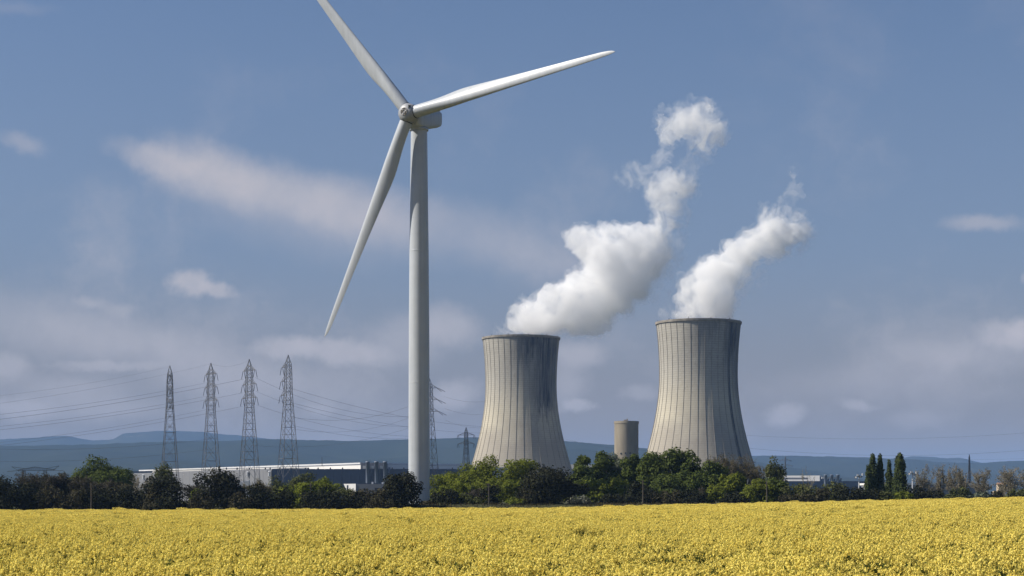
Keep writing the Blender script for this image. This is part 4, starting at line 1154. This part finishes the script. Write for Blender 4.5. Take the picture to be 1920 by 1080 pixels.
T(919, 908, 16, 350, 'evergreen', 'evergreen_bush', 'narrow dark bush behind the T-headed pole', group=GE)
T(879, 927, 20, 347, 'olive', 'green_bush', 'low green bush between round dark bush and T-headed pole', group=GE)
T(968, 933, 18, 345, 'bright', 'green_bush', 'low bright bush at the left foot of the big dark oak', group=GE)
T(1020, 875, 44, 348, 'oak', 'holm_oak', 'big black-green oak in front of the left cooling tower', dens=1.25, low=.0, group=GE)
T(988, 918, 22, 346, 'scrub', 'scrub_bush', 'dark scrub under the left side of the big oak', group=GE)
T(1068, 902, 28, 350, 'oak', 'holm_oak', 'small umbrella-shaped oak with a bare leaning trunk', low=.42, dens=1.3, group=GE, lean=-.06)
T(1086, 928, 20, 356, 'blossom', 'blossom_bush', 'whitish blossoming bush behind the leaning oak trunk', group=GE)
T(1040, 931, 14, 346, 'olive', 'green_bush', 'low green bush at the right foot of the big oak', group=GE)
T(1078, 888, 22, 392, 'bright', 'leafy_tree', 'light green tree at the right foot of the left cooling tower', group=GT)
T(1100, 856, 24, 388, 'green', 'poplar_tree', 'leftmost of the taller mid-green trees between the cooling towers', dens=.85, group=GT)
T(1132, 849, 24, 390, 'green', 'poplar_tree', 'mid-green tree with pointed top left of the silvery tree', dens=.85, group=GT)
T(1158, 851, 22, 396, 'silver', 'silver_tree', 'silvery grey-green tree left of the concrete cylinder', dens=.75, group=GT)
T(1192, 854, 24, 388, 'green', 'poplar_tree', 'mid-green tree below the concrete cylinder', dens=.85, group=GT)
T(1220, 862, 22, 386, 'green', 'poplar_tree', 'mid-green tree right of the concrete cylinder', dens=.85, group=GT)
T(1248, 844, 40, 384, 'green', 'poplar_tree', 'tallest mid-green tree, before the left edge of the right cooling tower', dens=.85, group=GT)
T(1298, 847, 28, 382, 'green', 'poplar_tree', 'mid-green tree before the middle of the right cooling tower', dens=.9, group=GT)
T(1332, 868, 32, 378, 'green', 'poplar_tree', 'darker green tree touching the brown budding trees', dens=1.0, group=GT)
T(1275, 885, 50, 374, 'green', 'poplar_tree', 'lower green tree filling the gap below the tallest tree', dens=1.0, group=GT)
T(1118, 900, 34, 362, 'bright', 'leafy_tree', 'yellow-green lower tree right of the blossoming bush', group=GT)
T(1160, 897, 32, 364, 'bright', 'leafy_tree', 'yellow-green lower tree left of the pale pole', group=GT)
T(1200, 903, 28, 353, 'evergreen', 'evergreen_bush', 'dark bush around the pale wooden pole', group=GE)
T(1150, 926, 22, 350, 'evergreen', 'evergreen_bush', 'low dark bush in front of the yellow-green lower trees', group=GE)
T(1255, 919, 26, 350, 'scrub', 'scrub_bush', 'low dark bush right of the pale pole', group=GE)
T(1296, 918, 26, 350, 'evergreen', 'evergreen_bush', 'low dark bush left of the bright green pair', group=GE)
T(1320, 912, 14, 352, 'bare', 'bare_shrub', 'grey bare shrub beside the bright green pair', group=GB)
T(1228, 922, 18, 352, 'scrub', 'scrub_bush', 'small dark scrub immediately right of the pale pole', group=GE)
T(1352, 849, 30, 440, 'bud', 'budding_tree', 'brown budding tree before the right cooling tower, left one', dens=1.25, group=GT)
T(1388, 850, 32, 445, 'bud', 'budding_tree', 'brown budding tree at the right foot of the right cooling tower', dens=1.25, group=GT)
T(1416, 862, 18, 450, 'bud', 'budding_tree', 'smaller brown budding tree at the tower\'s right edge', group=GT)
T(1340, 909, 22, 352, 'bright', 'green_bush', 'bright green bush left of the white floodlight mast', group=GE)
T(1374, 888, 22, 360, 'bright', 'leafy_tree', 'bright green tree with pointed top left of the white floodlight mast', group=GT)
T(1378, 922, 24, 348, 'evergreen', 'evergreen_bush', 'low dark bush below the white floodlight mast', group=GE)
T(1422, 899, 28, 352, 'bright', 'leafy_tree', 'green tree left of the rightmost wooden pole', dens=1.0, group=GT)
T(1455, 856, 17, 400, 'olive', 'forked_tree', 'sparse forked tree standing above the white-topped hall', low=.42, dens=.55, group=GT)
T(1450, 897, 28, 354, 'green', 'green_bush', 'green bush at the foot of the forked tree', group=GE)
T(1482, 906, 24, 352, 'olive', 'green_bush', 'olive bush right of the forked tree', group=GE)
T(1512, 874, 13, 460, 'palebare', 'bare_tree', 'faint thin bare tree before the white-topped hall', dens=.6, group=GB)
T(1510, 907, 22, 352, 'olive', 'green_bush', 'olive bush below the thin bare tree', group=GE)
T(1535, 915, 20, 350, 'scrub', 'scrub_bush', 'dark scrub below the three ducts, left one', group=GE)
T(1561, 904, 22, 354, 'olive', 'green_bush', 'green bush directly below the three ducts', group=GE)
T(1586, 913, 22, 350, 'evergreen', 'evergreen_bush', 'dark bush left of the lone floodlight mast', group=GE)
T(1616, 914, 22, 350, 'evergreen', 'evergreen_bush', 'dark bush at the foot of the lone floodlight mast', group=GE)
T(1494, 925, 30, 348, 'scrub', 'scrub_bush', 'low dark scrub at the field edge below the thin bare tree', group=GE)
T(1636, 853, 11, 395, 'poplar', 'lombardy_poplar', 'taller left spire of the twin poplars', group=GP_, dens=1.5)
T(1628, 874, 8, 393, 'poplar', 'lombardy_poplar', 'short spire on the left flank of the twin poplars', group=GP_, dens=1.4)
T(1650, 854, 10, 396, 'poplar', 'lombardy_poplar', 'right spire of the twin poplars', group=GP_, dens=1.5)
T(1667, 864, 8, 400, 'poplar', 'lombardy_poplar', 'small slender poplar between the two big ones', group=GP_, dens=1.4)
T(1687, 852, 14, 390, 'poplar', 'lombardy_poplar', 'single broad poplar right of the twin poplars', group=GP_, dens=1.5)
T(1642, 917, 20, 350, 'evergreen', 'evergreen_bush', 'dark bush at the foot of the twin poplars', group=GE)
T(1660, 921, 12, 348, 'olive', 'green_bush', 'small yellowish bush between the poplars', group=GE)
T(1695, 922, 17, 347, 'bright', 'green_bush', 'low green bush at the foot of the broad poplar', group=GE)
T(1726, 911, 22, 350, 'evergreen', 'evergreen_bush', 'dark bush right of the broad poplar', group=GE)
T(1757, 921, 18, 348, 'evergreen', 'evergreen_bush', 'low dark bush below the grey warehouse', group=GE)
T(1733, 869, 17, 400, 'greybud', 'bare_tree', 'grey bare tree beside the right-hand floodlight mast', group=GB, dens=1.1)
T(1763, 869, 15, 402, 'greybud', 'bare_tree', 'second grey bare tree right of the floodlight mast', group=GB, dens=1.1)
T(1785, 871, 15, 398, 'greybud', 'bare_tree', 'third grey bare tree, left of the narrow dark pylon', group=GB, dens=1.1)
T(1804, 884, 11, 404, 'greybud', 'bare_tree', 'small grey bare tree touching the narrow dark pylon', group=GB)
T(1842, 877, 20, 400, 'greybud', 'bare_tree', 'grey bare tree right of the narrow dark pylon', group=GB, dens=1.2)
T(1894, 872, 22, 396, 'greybud', 'bare_tree', 'grey bare tree at the far right above the cream house', group=GB, dens=1.2)
T(1925, 876, 20, 398, 'greybud', 'bare_tree', 'grey bare tree cut by the right edge of the picture', group=GB, dens=1.1)
T(1800, 914, 26, 350, 'olive', 'green_bush', 'olive bush at the foot of the narrow dark pylon', group=GE)
T(1836, 922, 20, 347, 'silver', 'green_bush', 'pale grey-green bush right of the narrow dark pylon', group=GE, dens=.8)
T(1868, 920, 22, 348, 'scrub', 'scrub_bush', 'brownish low bush in front of the cream house', group=GE)
T(1905, 918, 24, 347, 'olive', 'green_bush', 'olive bush at the far right end of the hedge', group=GE)
T(1778, 927, 16, 345, 'olive', 'green_bush', 'low green bush below the third grey bare tree', group=GE)
T(1940, 921, 24, 347, 'scrub', 'scrub_bush', 'brownish bush cut by the right edge of the picture', group=GE)

# ------------------------------------------------------------------ grass on the bank behind the field
rng = np.random.default_rng(7)
n = 26000
x = rng.uniform(-125, 125, n); y = rng.uniform(332.5, 349, n)
z = ground_z(x, y)
h = rng.uniform(0.15, 0.5, n) * (0.5 + vnoise(x * .3, y * .3, 3))
wd = rng.uniform(0.05, 0.16, n); aa = rng.uniform(0, math.pi, n); lx = rng.normal(size=n) * .12
v = np.stack([np.stack([x - wd * np.cos(aa), y - wd * np.sin(aa), z - .05], 1), np.stack([x + wd * np.cos(aa), y + wd * np.sin(aa), z - .05], 1), np.stack([x + lx, y, z + h], 1)], 1).reshape(-1, 3)
vg = obj('verge_grass', mesh_np('verge_grass', v, np.arange(3 * n).reshape(n, 3), leaf_mat('dry_grass', (0.035, 0.035, 0.018), (0.115, 0.090, 0.050), .15, .25)))
vg['kind'] = 'stuff'; vg['label'] = 'strip of dull brown-green grass between rapeseed and hedge'; vg['category'] = 'grass'

# ------------------------------------------------------------------ rapeseed
petal = leaf_mat('rapeseed_petal', (0.82, 0.64, 0.115), (0.98, 0.85, 0.25), 0.30, 3.0)
budm = leaf_mat('rapeseed_bud', (0.22, 0.24, 0.035), (0.40, 0.36, 0.05), 0.2, 3.0)
stemm = leaf_mat('rapeseed_stem', (0.050, 0.075, 0.018), (0.12, 0.14, 0.040), 0.2, 3.0)
def plant_mesh(name, rng, n_rac, rad, nq, qs, leaves, top=1.30, dz=0.22):
    P_, N_, S_ = [], [], []
    bud = []; segs = []; lf = []; lfn = []
    for i in range(n_rac):
        a = rng.uniform(0, 2 * math.pi); r = rad * math.sqrt(rng.uniform(0, 1)) if i else 0
        c = np.array((r * math.cos(a), r * math.sin(a), top - dz * (0.62 * (r / rad) ** 1.6 + 0.38 * rng.uniform(0, 1)) if i else top))
        er, eh = 0.052 * rng.uniform(.8, 1.25), 0.085 * rng.uniform(.8, 1.3)
        d = rng.normal(size=(nq, 3)); d /= np.linalg.norm(d, axis=1, keepdims=True); d[:, 2] = np.abs(d[:, 2]) * .9 - 0.25
        P_.append(c + d * (er, er, eh)); N_.append(d + (0, 0, .5) + rng.normal(size=d.shape) * .45)
        bud.append(c + (0, 0, eh * .95))
        segs.append((np.array((r * .25 * math.cos(a), r * .25 * math.sin(a), top - .55)), c))
    v1, f1 = leaf_quads(np.concatenate(P_), np.concatenate(N_), qs, rng, .95)
    bud = np.array(bud); v2, f2 = leaf_quads(bud, rng.normal(size=bud.shape) + (0, 0, 1), 0.03, rng, 1)
    v3, f3 = prisms(np.array(segs), np.full(len(segs), .007), np.full(len(segs), .005))
    lp = np.stack([rng.normal(size=leaves) * rad * .6, rng.normal(size=leaves) * rad * .6, rng.uniform(top - .75, top - .22, leaves)], 1)
    v4, f4 = leaf_quads(lp, rng.normal(size=lp.shape) + (0, 0, .6), 0.15, rng, .45)
    vs = [v1, v2, v3, v4]; fs = [f1, f2, f3, f4]; off = 0; F_ = []; mi = []
    for k, (vv, ff) in enumerate(zip(vs, fs)):
        F_.append(ff + off); off += len(vv); mi += [(0, 1, 2, 2)[k]] * len(ff)
    me = mesh_np(name, np.concatenate(vs), np.concatenate(F_), None)
    for m_ in (petal, budm, stemm): me.materials.append(m_)
    me.polygons.foreach_set('material_index', np.array(mi, np.int32))
    return me
def proto_collection(name, meshes):
    c = bpy.data.collections.new(name)
    for i, me in enumerate(meshes):
        o = bpy.data.objects.new('%s_%02d' % (name, i), me); c.objects.link(o)
    return c
rng = np.random.default_rng(42)
near = proto_collection('rapeseed_near', [plant_mesh('rape_near', rng, 11, .26, 14, .042, 8, 1.32, .36) for _ in range(6)])
midc = proto_collection('rapeseed_mid', [plant_mesh('rape_mid', rng, 34, .62, 6, .062, 16) for _ in range(5)])
farc = proto_collection('rapeseed_far', [plant_mesh('rape_far', rng, 90, 1.25, 3, .10, 24) for _ in range(5)])
def field_pts(y0, y1, dens, seed, margin):
    rng = np.random.default_rng(seed)
    half = 1.2 * 960 / F
    A = half * (y1 * y1 - y0 * y0) + 2 * margin * (y1 - y0)
    n = int(A * dens)
    u = rng.uniform(0, 1, n); y = np.sqrt(y0 * y0 + u * (y1 * y1 - y0 * y0)); x = rng.uniform(-1, 1, n) * (half * y + margin)
    g0 = ground_z(x, y)
    hh = 1.0 + 0.10 * (vnoise(x * .11, y * .11, 1) - .5) + 0.26 * (vnoise(x * .45, y * .45, 2) - .5) + 0.34 * (vnoise(x * 1.3, y * 1.3, 9) - .5) + 0.08 * rng.normal(size=n)
    hol = vnoise(x * .22 + 40, y * .12, 4)                       # thin patches
    hh -= 0.30 * sstep(.70, .92, hol)
    for (cx, cy, rx, ry, dp) in HOLLOWS:
        hh -= dp * np.exp(-((x - cx) / rx) ** 2 - ((y - cy) / ry) ** 2)
    # faint drill lines that run away to the right
    ln = vnoise((x * 0.95 - y * 0.32) * .55, (y * .95 + x * .32) * .03, 12)
    hh -= 0.12 * sstep(.62, .95, ln)
    return np.stack([x, y, g0], 1), hh, rng.uniform(0, 2 * math.pi, n), rng
def hol(px, py, rx, ry, dp):
    Y = 2.0 * F / (py - HZ); return (PX(px, Y), Y, rx, ry, dp)
HOLLOWS = [hol(20, 1032, 3.0, 3.0, .45), hol(60, 1022, 2.0, 2.0, .35), hol(140, 1008, 1.6, 3.0, .6), hol(217, 996, 0.8, 4, .5), hol(270, 1006, .7, 3, .35), hol(80, 1045, 1.2, 1.5, .35), hol(560, 1052, .8, 1.5, .3), hol(330, 1062, .8, 1, .35),
           hol(1190, 1034, .8, 1.5, .3), hol(1265, 1030, 1, 1.5, .3), hol(1620, 1018, 1.2, 2, .35), hol(1790, 1005, 1.6, 2.5, .35), hol(1850, 1030, 1.2, 2, .4), hol(1520, 1005, 1, 2, .3), hol(660, 1062, .6, .8, .35), hol(1050, 1072, .5, .8, .35)]
def field_part(name, y0, y1, dens, seed, coll, nvar, margin, parent):
    pts, hh, rot, rng = field_pts(y0, y1, dens, seed, margin)
    me = bpy.data.meshes.new(name)
    me.vertices.add(len(pts)); me.vertices.foreach_set('co', pts.astype(np.float32).ravel())
    a = me.attributes.new('hgt', 'FLOAT', 'POINT'); a.data.foreach_set('value', hh.astype(np.float32))
    a = me.attributes.new('turn', 'FLOAT_VECTOR', 'POINT'); a.data.foreach_set('vector', np.stack([rng.normal(size=len(pts)) * .07, rng.normal(size=len(pts)) * .07 , rot], 1).astype(np.float32).ravel())
    a = me.attributes.new('pick', 'INT', 'POINT'); a.data.foreach_set('value', rng.integers(0, nvar, len(pts)).astype(np.int32))
    o = obj(name, me, parent)
    ng = bpy.data.node_groups.new(name, 'GeometryNodeTree')
    ng.interface.new_socket('Geometry', in_out='INPUT', socket_type='NodeSocketGeometry'); ng.interface.new_socket('Geometry', in_out='OUTPUT', socket_type='NodeSocketGeometry')
    gi = ng.nodes.new('NodeGroupInput'); go_ = ng.nodes.new('NodeGroupOutput')
    ci = ng.nodes.new('GeometryNodeCollectionInfo'); ci.inputs['Collection'].default_value = coll
    ci.inputs['Separate Children'].default_value = True; ci.inputs['Reset Children'].default_value = True
    ip = ng.nodes.new('GeometryNodeInstanceOnPoints'); ip.inputs['Pick Instance'].default_value = True
    def attr(nm, typ):
        q_ = ng.nodes.new('GeometryNodeInputNamedAttribute'); q_.data_type = typ; q_.inputs['Name'].default_value = nm; return q_.outputs['Attribute']
    ng.links.new(gi.outputs[0], ip.inputs['Points']); ng.links.new(ci.outputs[0], ip.inputs['Instance'])
    ng.links.new(attr('pick', 'INT'), ip.inputs['Instance Index'])
    e2r = ng.nodes.new('FunctionNodeEulerToRotation'); ng.links.new(attr('turn', 'FLOAT_VECTOR'), e2r.inputs[0]); ng.links.new(e2r.outputs[0], ip.inputs['Rotation'])
    cx_ = ng.nodes.new('ShaderNodeCombineXYZ'); cx_.inputs[0].default_value = 1; cx_.inputs[1].default_value = 1
    ng.links.new(attr('hgt', 'FLOAT'), cx_.inputs[2]); ng.links.new(cx_.outputs[0], ip.inputs['Scale'])
    ng.links.new(ip.outputs[0], go_.inputs[0])
    md = o.modifiers.new('plants', 'NODES'); md.node_group = ng
    o['kind'] = 'stuff'
    return o
fo = field_part('rapeseed_field', 36, 130, 5.2, 1, near, 6, 2.5, None)
fo['label'] = 'dense yellow rapeseed in flower filling the foreground'; fo['category'] = 'rapeseed'
f2_ = field_part('rapeseed_field', 127, 202, 2.0, 2, midc, 5, 4, None)
f2_['label'] = 'yellow rapeseed in flower across the middle of the field'; f2_['category'] = 'rapeseed'
f3_ = field_part('rapeseed_field', 199, 332, 0.85, 3, farc, 5, 6, None)
f3_['label'] = 'far yellow rapeseed along the field edge before the hedge'; f3_['category'] = 'rapeseed'

# ------------------------------------------------------------------ steam
def steam_mat(name, dens, torn=0.0, lo=0.40, hi=0.62, scale=0.07):
    m = bpy.data.materials.new(name); m.use_nodes = True; t = m.node_tree; t.nodes.clear()
    out = N(t, 'ShaderNodeOutputMaterial'); pv = N(t, 'ShaderNodeVolumePrincipled')
    pv.inputs['Color'].default_value = (1, 1, 1, 1); pv.inputs['Density'].default_value = dens; pv.inputs['Anisotropy'].default_value = 0.0
    if torn:
        co = N(t, 'ShaderNodeTexCoord')
        n_ = noise(t, co.outputs['Object'], scale, 4, 0.62, 1.2)
        r = N(t, 'ShaderNodeMapRange', interpolation_type='SMOOTHSTEP'); r.inputs['From Min'].default_value = lo; r.inputs['From Max'].default_value = hi; r.inputs['To Max'].default_value = dens
        L(t, n_, r.inputs['Value']); L(t, r.outputs[0], pv.inputs['Density'])
        m.cycles.volume_step_rate = 0.2
    L(t, pv.outputs[0], out.inputs['Volume'])
    return m
SM = {'core': steam_mat('steam_dense', 0.10, 1, .34, .54, .055), 'soft': steam_mat('steam_soft', 0.05, 1, .38, .62, .09), 'wisp': steam_mat('steam_wisp', 0.075, 1, .34, .60, .06), 'faint': steam_mat('steam_faint', 0.035, 1, .42, .68, .06)}
def puff(name, balls, Y, mtl, grow, vox, seed, d1=4.0, d2=1.6, parent=None, org=None, zmin=None):
    rng = np.random.default_rng(seed)
    bm = bmesh.new(); k = Y / F
    for (px, py, r) in balls:
        c = P(px, py, Y); c[1] += rng.normal() * r * k * .45
        rr = r * k
        mtx = Matrix.Translation(Vector(c - org)) @ Matrix.Diagonal((1, 1.1, 1, 1))
        bmesh.ops.create_icosphere(bm, subdivisions=3, radius=rr * .92 + grow, matrix=mtx)
        for j in range(7):                                   # smaller billows on its skin
            d = rng.normal(size=3); d /= np.linalg.norm(d)
            bmesh.ops.create_icosphere(bm, subdivisions=2, radius=rr * rng.uniform(.25, .45) + grow, matrix=Matrix.Translation(Vector(c - org + d * rr * .72)))
    me = bpy.data.meshes.new(name); bm.to_mesh(me); bm.free()
    o = bpy.data.objects.new(name, me); COL.objects.link(o)
    md = o.modifiers.new('r', 'REMESH'); md.mode = 'VOXEL'; md.voxel_size = vox
    sm = o.modifiers.new('s', 'SMOOTH'); sm.iterations = 3; sm.factor = .5
    for i, (sz, st) in enumerate(((13, d1), (5.5, d2 * 1.5), (2.4, d2 * .7))):
        tx = bpy.data.textures.new('%s%d' % (name, i), 'CLOUDS'); tx.noise_scale = sz; tx.noise_depth = 2; tx.noise_type = 'HARD_NOISE' if i < 2 else 'SOFT_NOISE'
        dm = o.modifiers.new('d%d' % i, 'DISPLACE'); dm.texture = tx; dm.strength = st; dm.mid_level = .35 if i < 2 else .5; dm.texture_coords = 'LOCAL'
    dg = bpy.context.evaluated_depsgraph_get(); dg.update()
    m2 = bpy.data.meshes.new_from_object(o.evaluated_get(dg))
    bpy.data.objects.remove(o)
    co_ = np.empty(len(m2.vertices) * 3, np.float32); m2.vertices.foreach_get('co', co_); co_ = co_.reshape(-1, 3)
    if zmin is not None: co_[:, 2] = np.maximum(co_[:, 2], zmin + 0.15 * np.minimum(0, co_[:, 2] - zmin))
    m2.vertices.foreach_set('co', co_.ravel()); m2.update()
    m2.polygons.foreach_set('use_smooth', np.ones(len(m2.polygons), bool))
    m2.materials.clear(); m2.materials.append(mtl); m2.name = name
    return obj(name, m2, parent)
LB = [(968, 608, 22), (985, 606, 24), (1005, 606, 26), (1030, 606, 26), (1000, 590, 34), (1040, 592, 36), (1080, 602, 30), (1110, 606, 26), (1135, 612, 16), (1030, 562, 28), (1060, 566, 40), (1095, 572, 38), (1130, 578, 32), (1160, 562, 32), (1085, 532, 30), (1120, 532, 40), (1160, 522, 42), (1195, 530, 34), (1215, 500, 32), (1130, 492, 40), (1170, 482, 42), (1210, 472, 38), (1240, 482, 20), (1112, 456, 30), (1085, 446, 26), (1140, 452, 32), (1180, 447, 30), (1215, 447, 28), (1072, 440, 14), (1236, 452, 22), (1150, 438, 18), (1195, 434, 18), (970, 580, 14), (985, 566, 10), (1098, 462, 28), (1120, 478, 30), (1078, 452, 16), (1100, 440, 20), (1125, 436, 16), (1170, 432, 16), (1250, 470, 14)]
LW = [(1245, 422, 24), (1250, 396, 30), (1240, 366, 30), (1270, 352, 28), (1290, 356, 20), (1250, 340, 24), (1225, 350, 16), (1262, 240, 28), (1288, 222, 32), (1318, 214, 26), (1332, 242, 28), (1348, 258, 18), (1322, 278, 14), (1242, 222, 14), (1310, 268, 14), (1255, 258, 18)]
LF = [(1300, 322, 14), (1290, 335, 14), (1318, 296, 12), (1180, 326, 22), (1202, 336, 14), (1262, 440, 26), (1270, 400, 24), (1300, 305, 16), (1285, 320, 14), (1240, 300, 16), (1215, 325, 14), (1310, 300, 14), (938, 621, 8), (950, 612, 10), (1250, 500, 22), (1262, 470, 20), (1225, 545, 22)]
RB = [(1284, 588, 18), (1300, 584, 22), (1325, 584, 26), (1350, 586, 24), (1364, 588, 14), (1290, 562, 24), (1320, 556, 36), (1350, 556, 30), (1288, 532, 20), (1326, 524, 32), (1360, 522, 28), (1350, 496, 26), (1375, 487, 30), (1395, 477, 30), (1390, 502, 22), (1415, 466, 28), (1440, 466, 24), (1405, 447, 20), (1430, 448, 18), (1460, 470, 14), (1474, 474, 9), (1448, 436, 22), (1462, 426, 18), (1430, 440, 22), (1458, 450, 20), (1476, 446, 16), (1488, 428, 14), (1380, 470, 24), (1345, 512, 30), (1375, 530, 20)]
RW = [(1495, 412, 18), (1508, 428, 18), (1490, 445, 18), (1445, 416, 26), (1465, 406, 20), (1480, 426, 20), (1500, 432, 18), (1438, 398, 14), (1470, 398, 16)]
RF = [(1480, 376, 16), (1492, 360, 10), (1510, 446, 16), (1500, 456, 14), (1486, 320, 8), (1415, 520, 20), (1395, 540, 16), (1246, 591, 9), (1252, 584, 8), (1372, 560, 10)]
def plume(px, Y, label, B, W_, Fb, seed):
    og = np.array((PX(px, Y), Y, ZTOP))
    o = puff('steam_plume', B, Y, SM['core'], 0.0, 1.5, seed, 6.0, 2.6, None, og, 1.5)
    o.location = tuple(og); o['label'] = label; o['category'] = 'steam'; o['group'] = 'steam plumes from the cooling towers'
    puff('thin_edge', B, Y, SM['soft'], 2.6, 2.0, seed + 1, 8.0, 3.5, o, og, 0.9)
    puff('wisp', W_, Y, SM['wisp'], 0.3, 1.6, seed + 2, 7.0, 4.0, o, og)
    puff('wisp', W_, Y, SM['faint'], 4.0, 2.0, seed + 3, 8.0, 4.5, o, og)
    puff('faint_wisp', Fb, Y, SM['faint'], 3.5, 1.8, seed + 4, 8.0, 4.5, o, og, 1.2)
plume(977, YL, 'broad white steam plume leaning right from the left cooling tower', LB, LW, LF, 10)
plume(1309.5, YR, 'narrower white steam plume rising from the right cooling tower', RB, RW, RF, 20)

# ------------------------------------------------------------------ haze
m = bpy.data.materials.new('haze'); m.use_nodes = True; t = m.node_tree; t.nodes.clear()
out = N(t, 'ShaderNodeOutputMaterial'); pv = N(t, 'ShaderNodeVolumePrincipled')
pv.inputs['Color'].default_value = (0.31, 0.545, 1.0, 1); pv.inputs['Density'].default_value = 0.000055; pv.inputs['Anisotropy'].default_value = 0.0
L(t, pv.outputs[0], out.inputs['Volume'])
mb = MB(); mb.box((0, 13000, 247), (56000, 28000, 516)); hz = mb.build('haze', m); hz['kind'] = 'stuff'
